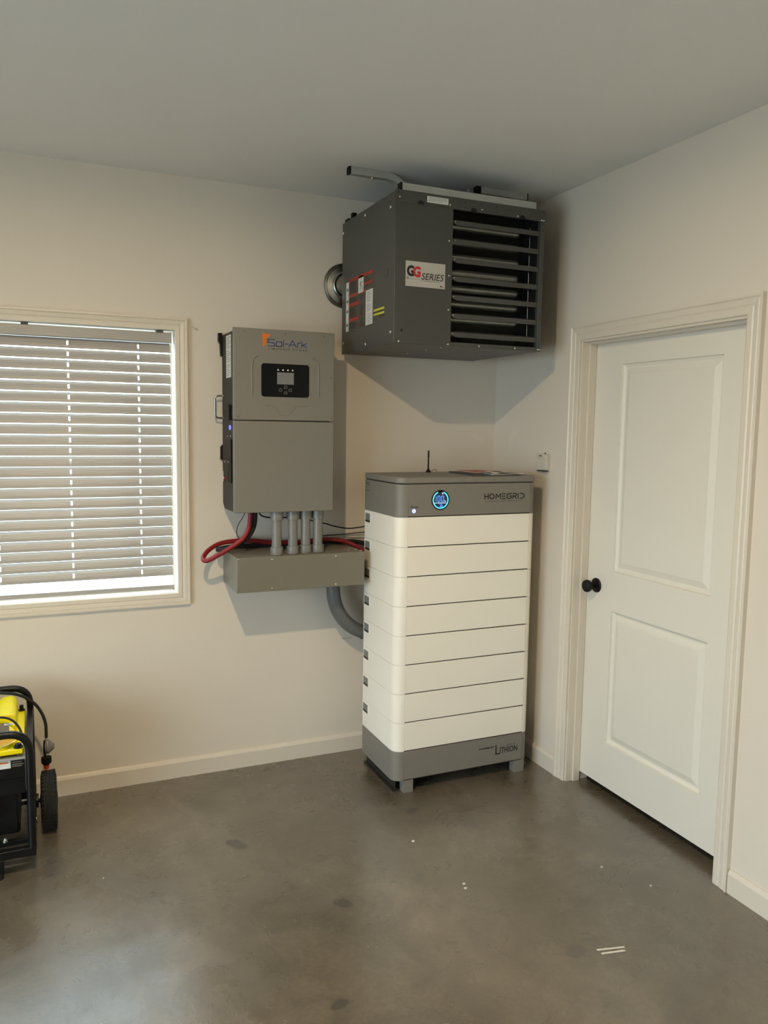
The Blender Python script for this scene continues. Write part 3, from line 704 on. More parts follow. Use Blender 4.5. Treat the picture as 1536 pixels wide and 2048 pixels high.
sa += LW([[(0, 0), (0, 1)], [(0, .33), (.25, .36), (1, .68)], [(.25, .36), (1, 0)]], -1.164, -1.142)
obj('logo_lettering', MB().strokes(sa, 0.0037, FI, 0.0007), 'print_blue', uc, smooth=False)
obj('tagline_lettering', text_mb('LIMITLESS POWER', -1.314, -1.140, 1.9715, 1.9785, FI, 0.0006, bold=0.02, spacing=1.9), 'print_black', uc, smooth=False)
# left side: label, handle, knob, lit button, breaker box, brackets
SI = leftf(-1.456)
lab = obj('rating_label', MB().patch(0.100, 0.195, 1.853, 2.036, SI, 0.0007), 'print_white', t, smooth=False)
obj('label_print', MB().strokes([[(0.108, 2.026-0.0085*k), (0.19-0.03*(k % 3 == 1), 2.026-0.0085*k)] for k in range(20) if k not in (6, 13)], 0.002, leftf(-1.4567), 0.0004), 'print_grey', lab, smooth=False)
hd = obj('handle', MB().tube(fillet([(-1.456, -0.045, 1.776), (-1.496, -0.045, 1.776), (-1.496, -0.045, 1.677), (-1.456, -0.045, 1.677)], 0.016, 6), 0.0045, 12), 'steel', t)
for z in (1.776, 1.677):
    obj('handle_foot', MB().cyl((-1.4555, -0.045, z), (-1.462, -0.045, z), 0.008, 14), 'screw', hd)
kb = obj('disconnect_knob', MB().prism([(-0.125, 1.668), (-0.195, 1.668), (-0.195, 1.732), (-0.168, 1.736), (-0.15, 1.715), (-0.105, 1.715), (-0.105, 1.700), (-0.125, 1.698)], 'x', -1.468, -1.456), 'black', t, bevel=0.002)
bb = obj('lit_button', MB().cyl((-1.4555, -0.177, 1.635), (-1.461, -0.177, 1.635), 0.0105, 18), 'led_violet', t)
bb['label'] = 'round violet lit push button'
bx_ = obj('breaker_box', MB().prism([(-0.04, 1.392), (-0.205, 1.392), (-0.205, 1.585), (-0.193, 1.585), (-0.04, 1.548)], 'x', -1.462, -1.455), 'black', t, smooth=False)
obj('breaker_divider', MB().box(-1.4635, -1.4615, -0.163, -0.158, 1.395, 1.484), 'dark', bx_, smooth=False)
obj('breaker_ledge', MB().box(-1.465, -1.4615, -0.205, -0.038, 1.484, 1.490), 'dark', bx_, smooth=False)
obj('indicator', MB().cyl((-1.4618, -0.066, 1.407), (-1.4645, -0.066, 1.407), 0.004, 12), 'led_red', bx_)
obj('status_strip', MB().box(-1.4645, -1.4618, -0.052, -0.044, 1.390, 1.436), 'print_white', bx_, smooth=False)
for (y, z) in ((-0.120, 1.596), (-0.178, 1.598), (-0.105, 1.482), (-0.175, 1.482)):
    screw(t, (-1.456 if z > 1.5 else -1.4655, y, z), (-1, 0, 0), 0.0032)
obj('mounting_bracket', MB().prism([(-1.474, 2.058), (-1.456, 2.058), (-1.456, 1.955), (-1.463, 1.955), (-1.466, 2.008), (-1.474, 2.022)], 'y', -0.024, -0.001), 'blackmetal', t, bevel=0.001)
obj('mounting_bracket', MB().prism([(-1.466, 1.546), (-1.456, 1.556), (-1.456, 1.487), (-1.466, 1.487)], 'y', -0.022, -0.001), 'blackmetal', t, bevel=0.001)

# ================================================================== wireway, conduits, cables
t = thing('wireway', 'long grey metal wiring trough below the inverter', 'wireway', (-1.14, 0, 0.915))
WXa, WXb, WYf, WZa, WZb = -1.4555, -0.857, -0.285, 0.915, 1.071
obj('trough', MB().box(WXa+0.001, WXb-0.001, -0.128, -0.002, WZa+0.001, WZb-0.001), 'wwgrey', t, bevel=0.0015)
cv = obj('cover', MB().box(WXa, WXb, WYf, -0.1295, WZa, WZb), 'wwgrey', t, bevel=0.002)
for x in (-1.299, -0.999):
    for z in (1.0575, 0.9275): screw(cv, (x, WYf, z), (0, -1, 0), 0.0045)
for (x, y) in ((-0.985, -0.20), (-0.885, -0.16), (-0.872, -0.21), (-0.862, -0.25), (-0.915, -0.225)): screw(cv, (x, y, WZb), (0, 0, 1), 0.0045)
screw(cv, (-1.449, WYf, 1.066), (0, -1, 0), 0.003)
CG = 'conduits between inverter and trough'
for x, yy, lb in ((-1.264, -0.235, 'leftmost of the four short grey conduits under the inverter'), (-1.186, -0.225, 'second from the left of the four short grey conduits under the inverter'),
              (-1.122, -0.215, 'third from the left of the four short grey conduits under the inverter'), (-1.063, -0.215, 'rightmost of the four short grey conduits under the inverter')):
    c = thing('conduit', lb, 'conduit', (x, yy, WZb), CG)
    obj('pipe', MB().cyl((x, yy, WZb), (x, yy, 1.2655), 0.022, 24), 'pvc', c)
    obj('coupling', MB().lathe((x, yy, 1.2270), (0, 0, 1), [(0.0225, 0), (0.0285, 0.0005), (0.0285, 0.038), (0.0225, 0.0383)], 24), 'pvc', c)
    obj('coupling', MB().lathe((x, yy, WZb+0.0002), (0, 0, 1), [(0.0225, 0.0), (0.030, 0.0005), (0.030, 0.008), (0.028, 0.010), (0.028, 0.034), (0.0225, 0.0345)], 24), 'pvc', c)
e = thing('conduit_elbow', 'thick grey conduit elbow curving from the trough to behind the battery', 'conduit', (-0.945, -0.105, WZa))
ep = [(-0.948, -0.105, WZa), (-0.946, -0.105, 0.87)]
for k in range(13):
    a_ = PI*0.5*k/12*0.86; R_ = 0.235; ep.append((-0.945+R_*(1-math.cos(a_)), -0.105, 0.862-R_*math.sin(a_)))
lx, lz = ep[-1][0], ep[-1][2]; ep.append((lx+0.16, -0.105, lz-0.035)); 
obj('pipe', MB().tube(ep, 0.034, 24), 'pvcdark', e)
obj('collar', MB().lathe((-0.948, -0.105, WZa-0.0002), (0, 0, -1), [(0.0345, 0), (0.041, 0.0005), (0.041, 0.022), (0.0345, 0.0225)], 24), 'pvcdark', e)
zc = Vector(ep[-3]); zd = (Vector(ep[-2])-Vector(ep[-4])).normalized()
zn = Vector((0, 1, 0)); zm = zd.cross(zn)
obj('cable_tie', MB().tube([zc+zn*(0.0355*math.cos(2*PI*k/20))+zm*(0.0355*math.sin(2*PI*k/20)) for k in range(20)], 0.0018, 6, closed=True), 'black', e)

def cable(name, label, pts, r, mat, n=8, seg=12):
    o = obj(name, MB().tube(spline(pts, n), r, seg), mat, None, loc=pts[0]); tag(o, label, 'cable'); return o
cable('power_cable', 'thick red power cable looping left of the trough', [(-1.366, -0.165, 1.265), (-1.368, -0.17, 1.225), (-1.376, -0.175, 1.187), (-1.402, -0.178, 1.142), (-1.457, -0.175, 1.102), (-1.512, -0.168, 1.070),
      (-1.556, -0.155, 1.046), (-1.572, -0.135, 1.047), (-1.562, -0.110, 1.064), (-1.532, -0.085, 1.086), (-1.483, -0.066, 1.106), (-1.42, -0.056, 1.113), (-1.345, -0.05, 1.112), (-1.25, -0.048, 1.100),
      (-1.15, -0.046, 1.094), (-1.06, -0.046, 1.096), (-0.98, -0.048, 1.101), (-0.92, -0.055, 1.098), (-0.87, -0.066, 1.088), (-0.82, -0.085, 1.066), (-0.77, -0.105, 1.035), (-0.70, -0.11, 0.99)], 0.0105, 'red', 6)
cable('power_cable', 'thick black power cable beside the red loop', [(-1.343, -0.160, 1.265), (-1.344, -0.162, 1.225), (-1.351, -0.162, 1.187), (-1.372, -0.162, 1.150), (-1.414, -0.158, 1.115), (-1.458, -0.150, 1.0965),
      (-1.490, -0.130, 1.088), (-1.500, -0.100, 1.084), (-1.482, -0.070, 1.083), (-1.42, -0.036, 1.0845), (-1.33, -0.025, 1.0845), (-1.2, -0.022, 1.084), (-1.05, -0.020, 1.084), (-0.90, -0.022, 1.084), (-0.80, -0.030, 1.080), (-0.72, -0.045, 1.06)], 0.0105, 'rubber', 6)
cable('signal_cable', 'thin black cable strung from the inverter to the battery', [(-1.315, -0.10, 1.265), (-1.30, -0.09, 1.236), (-1.275, -0.08, 1.224), (-1.242, -0.075, 1.219), (-1.119, -0.07, 1.213), (-0.992, -0.08, 1.186), (-0.937, -0.08, 1.169), (-0.868, -0.08, 1.155), (-0.818, -0.085, 1.157), (-0.777, -0.10, 1.166), (-0.73, -0.13, 1.19)], 0.0032, 'black', 6, 8)
cable('signal_cable', 'thin black wire hanging left under the inverter', [(-1.365, -0.10, 1.265), (-1.384, -0.10, 1.228), (-1.405, -0.10, 1.196), (-1.413, -0.10, 1.163), (-1.407, -0.10, 1.138), (-1.385, -0.098, 1.105), (-1.36, -0.098, 1.076)], 0.0017, 'black', 6, 6)
cable('signal_cable', 'short dark lead behind the red cable near the battery', [(-1.0, -0.008, 1.112), (-0.92, -0.010, 1.115), (-0.86, -0.012, 1.117), (-0.80, -0.016, 1.121), (-0.74, -0.022, 1.125)], 0.0025, 'dark', 6, 6)

# ================================================================== unit heater
HX = (-0.896, -0.182); HYF, HYB = -0.660, -0.062; HZ0, HZ1 = 1.989, 2.592
t = thing('unit_heater', 'dark grey gas unit heater hung from the ceiling in the corner', 'heater', (-0.54, -0.36, HZ0))
sp_ = obj('side_panel', MB().box(HX[0], HX[0]+0.003, HYF+0.002, HYB, HZ0-0.003, HZ1-0.004), 'heater', t, bevel=0.001)
obj('side_panel', MB().box(HX[1]-0.003, HX[1], HYF+0.002, HYB, HZ0, HZ1-0.02), 'heater', t, bevel=0.001)
fp = obj('front_panel', MB().box(HX[0]+0.001, -0.633, HYF, HYF+0.02, HZ0, 2.547), 'heater', t, bevel=0.0015)
# header flange with half round notches
nt_ = [(HX[0]+0.001, HZ1), (HX[1]+0.001, HZ1), (HX[1]+0.001, 2.543)]
for nx in (-0.297, -0.538, -0.784):
    nt_ += [(nx+0.016*math.cos(a_), 2.545+0.016*math.sin(a_)) for a_ in [PI*k/8 for k in range(9)]]
nt_ += [(HX[0]+0.001, 2.545)]
hf = obj('header_flange', MB().prism(nt_, 'y', HYF-0.0025, HYF+0.001), 'heater', t, smooth=False)
obj('header_backing', MB().box(HX[0]+0.004, HX[1]-0.004, HYF+0.0012, HYF+0.02, 2.546, HZ1-0.003), 'heaterdark', t, smooth=False)
obj('corner_post', MB().box(-0.203, HX[1], HYF, HYF+0.02, HZ0, 2.547), 'heater', t, bevel=0.001)
obj('sill_strip', MB().box(-0.633, -0.203, HYF, HYF+0.02, HZ0, 2.006), 'heater', t, bevel=0.001)
bp_ = obj('bottom_pan', MB().box(HX[0]+0.003, HX[1]-0.003, HYF+0.02, HYB, HZ0, HZ0+0.003), 'heater', t, smooth=False)
obj('top_panel', MB().box(HX[0]+0.003, HX[1]-0.003, HYF+0.02, HYB, HZ1-0.008, HZ1-0.004), 'heater', t, smooth=False)
obj('back_panel', MB().box(HX[0]+0.003, HX[1]-0.003, HYB-0.003, HYB, HZ0+0.003, HZ1-0.008), 'heater', t, smooth=False)
mb = MB().box(-0.655, HX[1]-0.006, -0.50, -0.495, HZ0+0.004, HZ1-0.009).box(-0.660, -0.655, HYF+0.021, -0.495, HZ0+0.004, HZ1-0.009)
mb.box(-0.655, HX[1]-0.006, HYF+0.021, -0.50, HZ0+0.0035, HZ0+0.006).box(HX[1]-0.006, HX[1]-0.0035, HYF+0.021, -0.495, HZ0+0.004, HZ1-0.009)
obj('inner_liner', mb, 'heaterdark', t, smooth=False)
# heat exchanger tubes with rounded ends
for k in range(8):
    zt = 2.497-0.0642*k; r_ = 0.0165
    pr_ = [(r_, 0), (r_, 0.385), (r_*0.94, 0.393), (r_*0.7, 0.400), (r_*0.3, 0.4035), (0, 0.404)]
    obj('heat_tube', MB().lathe((-0.668, -0.585, zt), (1, 0, 0), pr_, 20), 'alum', t)
# louvres
for k in range(7):
    zb_ = 2.484-0.0760*k
    lip = [(-0.630, zb_+0.0185), (-0.630, zb_+0.012), (-0.622, zb_+0.006), (-0.606, zb_), (-0.2035, zb_), (-0.2035, zb_+0.0185)]
    lv = obj('louvre', MB().prism(lip, 'y', HYF+0.006, HYF+0.008), 'heater', t, smooth=False)
    obj('louvre_blade', MB().prism([(HYF+0.006, zb_+0.0185), (HYF+0.050, zb_+0.0300), (HYF+0.050, zb_+0.0315), (HYF+0.006, zb_+0.0200)], 'x', -0.625, -0.206), 'heater', lv, smooth=False)
    screw(lv, (-0.620, HYF+0.006, zb_+0.014), (0, -1, 0), 0.003)
obj('spring_wire', MB().tube([(-0.238+0.003*(k % 2), HYF+0.03, 2.52-0.0065*k) for k in range(76)], 0.0008, 5), 'screw', t)
# screws
for (x, z) in ((-0.650, 2.416), (-0.648, 2.276), (-0.647, 2.137), (-0.645, 1.996), (-0.873, 1.996), (-0.495, 1.9955), (-0.315, 1.9965), (-0.196, 1.997), (-0.187, 1.997)):
    screw(t, (x, HYF, z), (0, -1, 0), 0.0042)
for (x, z) in ((-0.200, 2.549), (-0.189, 2.549), (-0.879, 2.563), (-0.650, 2.559), (-0.499, 2.558), (-0.322, 2.553)):
    screw(hf, (x, HYF-0.0025, z), (0, -1, 0), 0.0042)
for (x, z) in ((-0.580, 2.579), (-0.501, 2.579), (-0.428, 2.577), (-0.427, 2.556), (-0.579, 2.558), (-0.36, 2.575), (-0.885, 2.583)):
    screw(hf, (x, HYF-0.0025, z), (0, -1, 0), 0.0026, 'punched_hole', 'print_black', 0.0008)
screw(fp, (-0.861, HYF, 2.041), (0, -1, 0), 0.0055, 'plug', 'print_black', 0.0012)
for (y, z) in ((-0.614, 2.533), (-0.342, 2.563), (-0.075, 2.543), (-0.630, 2.034), (-0.360, 2.009), (-0.088, 2.035)):
    screw(sp_, (HX[0], y, z), (-1, 0, 0), 0.0075, h=0.004)
pl = obj('knockout', MB().lathe((HX[0], -0.573, 2.281), (-1, 0, 0), [(0.021, -0.001), (0.021, 0.0012), (0.018, 0.0016), (0.0175, 0.0006), (0.0, 0.0008)], 24), 'heater', sp_)
for (x, y) in ((-0.634, -0.11), (-0.646, -0.268), (-0.649, -0.465), (-0.639, -0.585)): screw(bp_, (x, y, HZ0), (0, 0, -1), 0.0038)
# badge
FH = front(HYF)
bg_ = obj('badge', MB().patch(-0.847, -0.666, 2.219, 2.319, FH, 0.0014), 'badge', t, smooth=False)
bg_['label'] = 'silver white name plate with black and red letters'
FB = front(HYF-0.0014)
obj('badge_black_letter', text_mb('G', -0.842, -0.808, 2.258, 2.302, FB, 0.0008, bold=0.05), 'print_black', bg_, smooth=False)
obj('badge_red_letter', text_mb('G', -0.8135, -0.7795, 2.256, 2.300, FB, 0.0010, bold=0.05), 'print_red', bg_, smooth=False)
obj('badge_lettering', text_mb('SERIES', -0.776, -0.672, 2.249, 2.276, FB, 0.0008, bold=0.004, shear=0.22), 'print_black', bg_, smooth=False)
obj('badge_rule', MB().strokes([[(-0.780, 2.2435), (-0.690, 2.2435)], [(-0.830, 2.2485), (-0.787, 2.2485)]], 0.0011, FB, 0.0006), 'print_grey', bg_, smooth=False)
obj('badge_mark', MB().strokes([[(-0.840, 2.2555), (-0.840, 2.249), (-0.8345, 2.249), (-0.8345, 2.2555)]], 0.0018, FB, 0.0006), 'print_black', bg_, smooth=False)
obj('badge_flag', MB().patch(-0.689, -0.684, 2.226, 2.231, FB, 0.0006), 'print_black', bg_, smooth=False)
obj('badge_flag', MB().patch(-0.684, -0.676, 2.2255, 2.2295, FB, 0.0005), 'print_red', bg_, smooth=False)
st = obj('notice_sticker', MB().patch(-0.757, -0.659, 2.557, 2.582, front(HYF-0.0025), 0.0006), 'print_white', hf, smooth=False)
obj('sticker_print', MB().strokes([[(-0.748, 2.5775-0.0045*k), (-0.668-0.02*(k == 3), 2.5775-0.0045*k)] for k in range(4)], 0.0012, front(HYF-0.0031), 0.0004), 'print_grey', st, smooth=False)
# warning label on the left side
LH = leftf(HX[0]); LH2 = leftf(HX[0]-0.0006); LH3 = leftf(HX[0]-0.0011)
wl = obj('warning_label', MB().patch(0.115, 0.436, 2.084, 2.318, LH, 0.0006), 'print_brown', sp_, smooth=False)
wl['label'] = 'red, white and brown safety warning label'
obj('label_white_strip', MB().patch(0.118, 0.152, 2.086, 2.309, LH2, 0.0005), 'print_white', wl, smooth=False)
obj('label_picture', MB().patch(0.270, 0.331, 2.240, 2.312, LH2, 0.0005), 'print_white', wl, smooth=False)
obj('label_note', MB().patch(0.360, 0.438, 2.090, 2.239, LH2, 0.0006), 'print_white', wl, smooth=False)
mb = MB().patch(0.155, 0.436, 2.305, 2.318, LH2, 0.0005).patch(0.155, 0.268, 2.236, 2.248, LH2, 0.0005).patch(0.334, 0.436, 2.266, 2.276, LH2, 0.0005)
mb.patch(0.155, 0.282, 2.194, 2.208, LH2, 0.0005).patch(0.155, 0.275, 2.127, 2.141, LH2, 0.0005).patch(0.285, 0.356, 2.238, 2.246, LH2, 0.0004)
obj('label_red_bands', mb, 'print_redband', wl, smooth=False)
ln = []
for k in range(34):
    z_ = 2.299-0.0062*k
    if any(abs(z_-q) < 0.010 for q in (2.242, 2.201, 2.134)): continue
    ln.append([(0.165, z_), (0.22+0.045*random.random(), z_)])
    if z_ < 2.235: ln.append([(0.29, z_), (0.31+0.035*random.random(), z_)])
    elif z_ > 2.28 or z_ < 2.262: ln.append([(0.342, z_), (0.38+0.045*random.random(), z_)])
obj('label_text', MB().strokes(ln, 0.0026, LH2, 0.0004), 'print_black', wl, smooth=False)
mb = MB()
for z_ in (2.275, 2.222, 2.176, 2.115): mb.patch(0.126, 0.146, z_-0.006, z_+0.006, LH3, 0.0004)
mb.strokes([[(0.292, 2.25), (0.300, 2.275), (0.296, 2.29)], [(0.300, 2.275), (0.316, 2.262), (0.322, 2.248)], [(0.288, 2.278), (0.318, 2.286)], [(0.304, 2.30), (0.306, 2.296)]], 0.004, LH3, 0.0004)
mb.strokes([[(0.372, 2.23-0.0058*k), (0.41+0.018*random.random(), 2.23-0.0058*k)] for k in range(24) if k not in (8, 15)], 0.0014, leftf(HX[0]-0.0012), 0.0003)
obj('label_marks', mb, 'print_grey', wl, smooth=False)
el = obj('energy_label', MB().patch(0.447, 0.566, 2.103, 2.147, LH, 0.0005), 'print_brown', sp_, smooth=False)
obj('label_yellow_bands', MB().patch(0.449, 0.564, 2.137, 2.146, LH2, 0.0004).patch(0.449, 0.564, 2.1195, 2.1275, LH2, 0.0004), 'print_yellow', el, smooth=False)
obj('label_text', MB().strokes([[(0.455, 2.132), (0.55, 2.132)], [(0.50, 2.114), (0.56, 2.114)], [(0.51, 2.109), (0.56, 2.109)]], 0.002, LH2, 0.0004), 'print_black', el, smooth=False)
# mounting bars
def sqbar(path, r=0.0145): return MB().tube(path, r, 4, square=True)
mbar = obj('mounting_bar', sqbar([(-0.866, HYF+0.016, 2.6075), (-0.226, HYF+0.016, 2.6075)]), 'bar', t, bevel=0.0015)
obj('end_cap', sqbar([(-0.874, HYF+0.016, 2.6075), (-0.8662, HYF+0.016, 2.6075)], 0.0148), 'black', mbar)
for x in (-0.70, -0.32): screw(mbar, (x, HYF+0.016, 2.622), (0, 0, 1), 0.006, h=0.007)
zcb = H-0.0155
b2 = obj('ceiling_bracket', sqbar(fillet([(-1.008, -0.44, zcb), (-0.795, -0.44, zcb), (-0.715, -0.44, 2.608), (-0.50, -0.44, 2.608)], 0.05, 6)), 'bar', t, bevel=0.0015)
obj('end_cap', sqbar([(-1.017, -0.44, zcb), (-1.0082, -0.44, zcb)], 0.0148), 'black', b2)
screw(b2, (-0.905, -0.44, zcb-0.0145), (0, 0, -1), 0.007, h=0.006)
b3 = obj('ceiling_bracket', sqbar([(-0.385, -0.44, zcb), (-0.140, -0.44, zcb)]), 'bar', t, bevel=0.0015)
obj('end_cap', sqbar([(-0.408, -0.44, zcb), (-0.3852, -0.44, zcb)], 0.0148), 'black', b3)
obj('end_cap', sqbar([(-0.1398, -0.44, zcb), (-0.136, -0.44, zcb)], 0.0148), 'black', b3)
obj('bracket_arm', sqbar([(-0.415, -0.425, zcb), (-0.425, -0.20, 2.608)]), 'bar', b3, bevel=0.0015)
screw(b3, (-0.27, -0.44, zcb-0.0145), (0, 0, -1), 0.007, h=0.006)
obj('bracket_arm', sqbar([(-0.425, -0.20, 2.6035), (-0.20, -0.20, 2.6035)]), 'bar', b3, bevel=0.0015)
mb = MB().box(HX[0]+0.004, HX[0]+0.024, -0.18, -0.155, HZ1-0.006, HZ1+0.022)
obj('top_clip', mb, 'black', t, bevel=0.001)
obj('top_clip', MB().box(HX[0]+0.004, HX[0]+0.03, -0.12, -0.08, HZ1-0.006, HZ1+0.010), 'black', t, bevel=0.001)
# flue through the wall
v = thing('flue_collar', 'round galvanised flue pipe and wall collar behind the heater', 'flue', (-0.864, -0.001, 2.316))
obj('wall_collar', MB().lathe((-0.864, -0.0012, 2.316), (0, -1, 0), [(0.104, 0), (0.106, 0.004), (0.103, 0.008), (0.098, 0.0055), (0.094, 0.011), (0.089, 0.009), (0.066, 0.016), (0.061, 0.024), (0.058, 0.026), (0.055, 0.020), (0.0545, 0.004)], 48), 'steel', v)
obj('flue_pipe', MB().lathe((-0.864, -0.0012, 2.316), (0, -1, 0), [(0.0505, 0.0), (0.0505, 0.038), (0.047, 0.044), (0.0495, 0.0505), (0.0495, 0.0605)], 40), 'steel', v)

# ================================================================== generator at the left edge
GX1 = -2.294; GX0 = -2.84; GYN, GYF = -0.62, -0.15
t = thing('generator', 'black framed portable generator with bright yellow tank on wheels', 'generator', (-2.56, -0.38, 0))
for (y, zt, r_, zbm) in ((GYN, 0.534, 0.0145, 0.092), (GYF, 0.556, 0.0135, 0.10)):
    path = fillet([(GX0, y, zbm), (GX0, y, zt), (GX1, y, zt), (GX1, y, zbm)], 0.075, 8)
    obj('frame_hoop', MB().tube(path, r_, 16), 'blackmetal', t)
    obj('base_beam', MB().box(GX0-0.012, GX1+0.012, y-0.014, y+0.014, zbm-0.020, zbm+0.012), 'blackmetal', t, bevel=0.003)
for x in (GX0, GX1):
    obj('side_beam', MB().box(x-0.013, x+0.013, GYN+0.014, GYF-0.014, 0.078, 0.108), 'blackmetal', t, bevel=0.002)
    obj('top_rail', MB().box(x-0.011, x+0.011, GYN+0.010, GYF-0.010, 0.447, 0.470), 'blackmetal', t, bevel=0.002)
for x in (-2.412, -2.74):
    ft = obj('foot', MB().box(x-0.022, x+0.022, GYN-0.014, GYN+0.02, 0.022, 0.073), 'blackmetal', t, bevel=0.002)
    obj('rubber_pad', MB().lathe((x, GYN+0.003, 0), (0, 0, 1), [(0.020, 0), (0.021, 0.018), (0.015, 0.024)], 18), 'rubber', ft)
# tank: body, raised hump, funnel well
tk = obj('fuel_tank', MB().prism([(-2.80, 0.45), (-2.315, 0.45), (-2.312, 0.462), (-2.312, 0.472), (-2.80, 0.472)], 'y', -0.606, -0.170), 'yellow', t, bevel=0.006)
hp = obj('tank_hump', MB().prism([(-2.78, 0.470), (-2.336, 0.470), (-2.340, 0.525), (-2.346, 0.537), (-2.362, 0.543), (-2.388, 0.541), (-2.405, 0.530), (-2.44, 0.523), (-2.78, 0.523)], 'y', -0.425, -0.195), 'yellow', tk, bevel=0.008, segs=3)
fl = obj('hump_front', MB().prism([(-0.425, 0.472), (-0.447, 0.476), (-0.425, 0.512)], 'x', -2.77, -2.345), 'yellow', tk, bevel=0.002)
obj('funnel_well', MB().lathe((-2.425, -0.515, 0.4725), (0, 0, 1), [(0.090, 0.003), (0.086, 0.004), (0.080, 0.0005), (0.0, 0.0002)], 36), 'amber', tk)
obj('funnel_rim', MB().lathe((-2.425, -0.515, 0.4722), (0, 0, 1), [(0.094, 0), (0.094, 0.012), (0.089, 0.014), (0.086, 0.010), (0.084, 0.001)], 36), 'yellow', tk)
obj('tank_sticker', MB().add([(-2.46, -0.4478, 0.4775), (-2.365, -0.4478, 0.4775), (-2.365, -0.4268, 0.5105), (-2.46, -0.4268, 0.5105)], [(0, 1, 2, 3)]).add([(-2.46, -0.4486, 0.4780), (-2.365, -0.4486, 0.4780), (-2.365, -0.4276, 0.5110), (-2.46, -0.4276, 0.5110)], [(0, 1, 2, 3)]), 'print_grey', tk, smooth=False)
obj('sticker_corner', MB().add([(-2.382, -0.4330, 0.5040), (-2.352, -0.4330, 0.5040), (-2.352, -0.4290, 0.5103), (-2.382, -0.4290, 0.5103)], [(0, 1, 2, 3)]), 'print_white', tk, smooth=False)
obj('tank_bolt', MB().lathe((-2.331, -0.588, 0.472), (0, 0, 1), [(0.0165, 0), (0.0165, 0.004), (0.0115, 0.006), (0.0105, 0.014), (0.006, 0.0155), (0, 0.0155)], 20), 'black', tk)
obj('tank_bolt', MB().lathe((-2.326, -0.187, 0.472), (0, 0, 1), [(0.013, 0), (0.013, 0.004), (0.008, 0.006), (0.0075, 0.022), (0, 0.022)], 16), 'black', tk)
obj('vent_tube', MB().tube(spline([(-2.55, -0.44, 0.548), (-2.42, -0.445, 0.5445), (-2.365, -0.452, 0.5355), (-2.335, -0.470, 0.512), (-2.318, -0.500, 0.482), (-2.312, -0.515, 0.47)], 6), 0.0042, 8), 'rubber', tk)
# control panel facing the room
cp = obj('control_panel', MB().box(-2.80, -2.311, -0.596, -0.580, 0.300, 0.438), 'blackmetal', t, bevel=0.002)
obj('panel_strip', MB().box(-2.80, -2.309, -0.606, -0.586, 0.432, 0.4405), 'bar', cp, smooth=False)
obj('panel_sticker', MB().patch(-2.46, -2.358, 0.400, 0.4275, front(-0.596), 0.0006), 'print_white', cp, smooth=False)
obj('sticker_band', MB().patch(-2.46, -2.366, 0.419, 0.425, front(-0.5966), 0.0004), 'print_orange', cp, smooth=False)
obj('panel_print', MB().strokes([[(-2.353, 0.421), (-2.322, 0.4205)], [(-2.353, 0.413), (-2.317, 0.412)], [(-2.353, 0.406), (-2.323, 0.405)]], 0.003, front(-0.596), 0.0005), 'papergrey', cp, smooth=False)
obj('panel_louver', MB().box(-2.79, -2.315, -0.602, -0.594, 0.352, 0.358), 'blackmetal', cp, smooth=False)
# engine block and alternator in the frame
en = obj('engine_block', MB().box(-2.76, -2.335, -0.53, -0.24, 0.115, 0.40), 'blackmetal', t, bevel=0.012)
obj('engine_shroud', MB().lathe((-2.52, -0.53, 0.235), (0, -1, 0), [(0.10, 0), (0.10, 0.03), (0.085, 0.04), (0.03, 0.042), (0, 0.042)], 32), 'black', en)
obj('cross_bar', MB().box(GX0, GX1, -0.60, -0.575, 0.108, 0.122), 'blackmetal', t, smooth=False)
obj('bolt', MB().lathe((-2.385, -0.588, 0.122), (0, 0, 1), [(0.009, 0), (0.009, 0.006), (0.004, 0.007), (0.004, 0.013), (0, 0.013)], 8), 'screw', t)
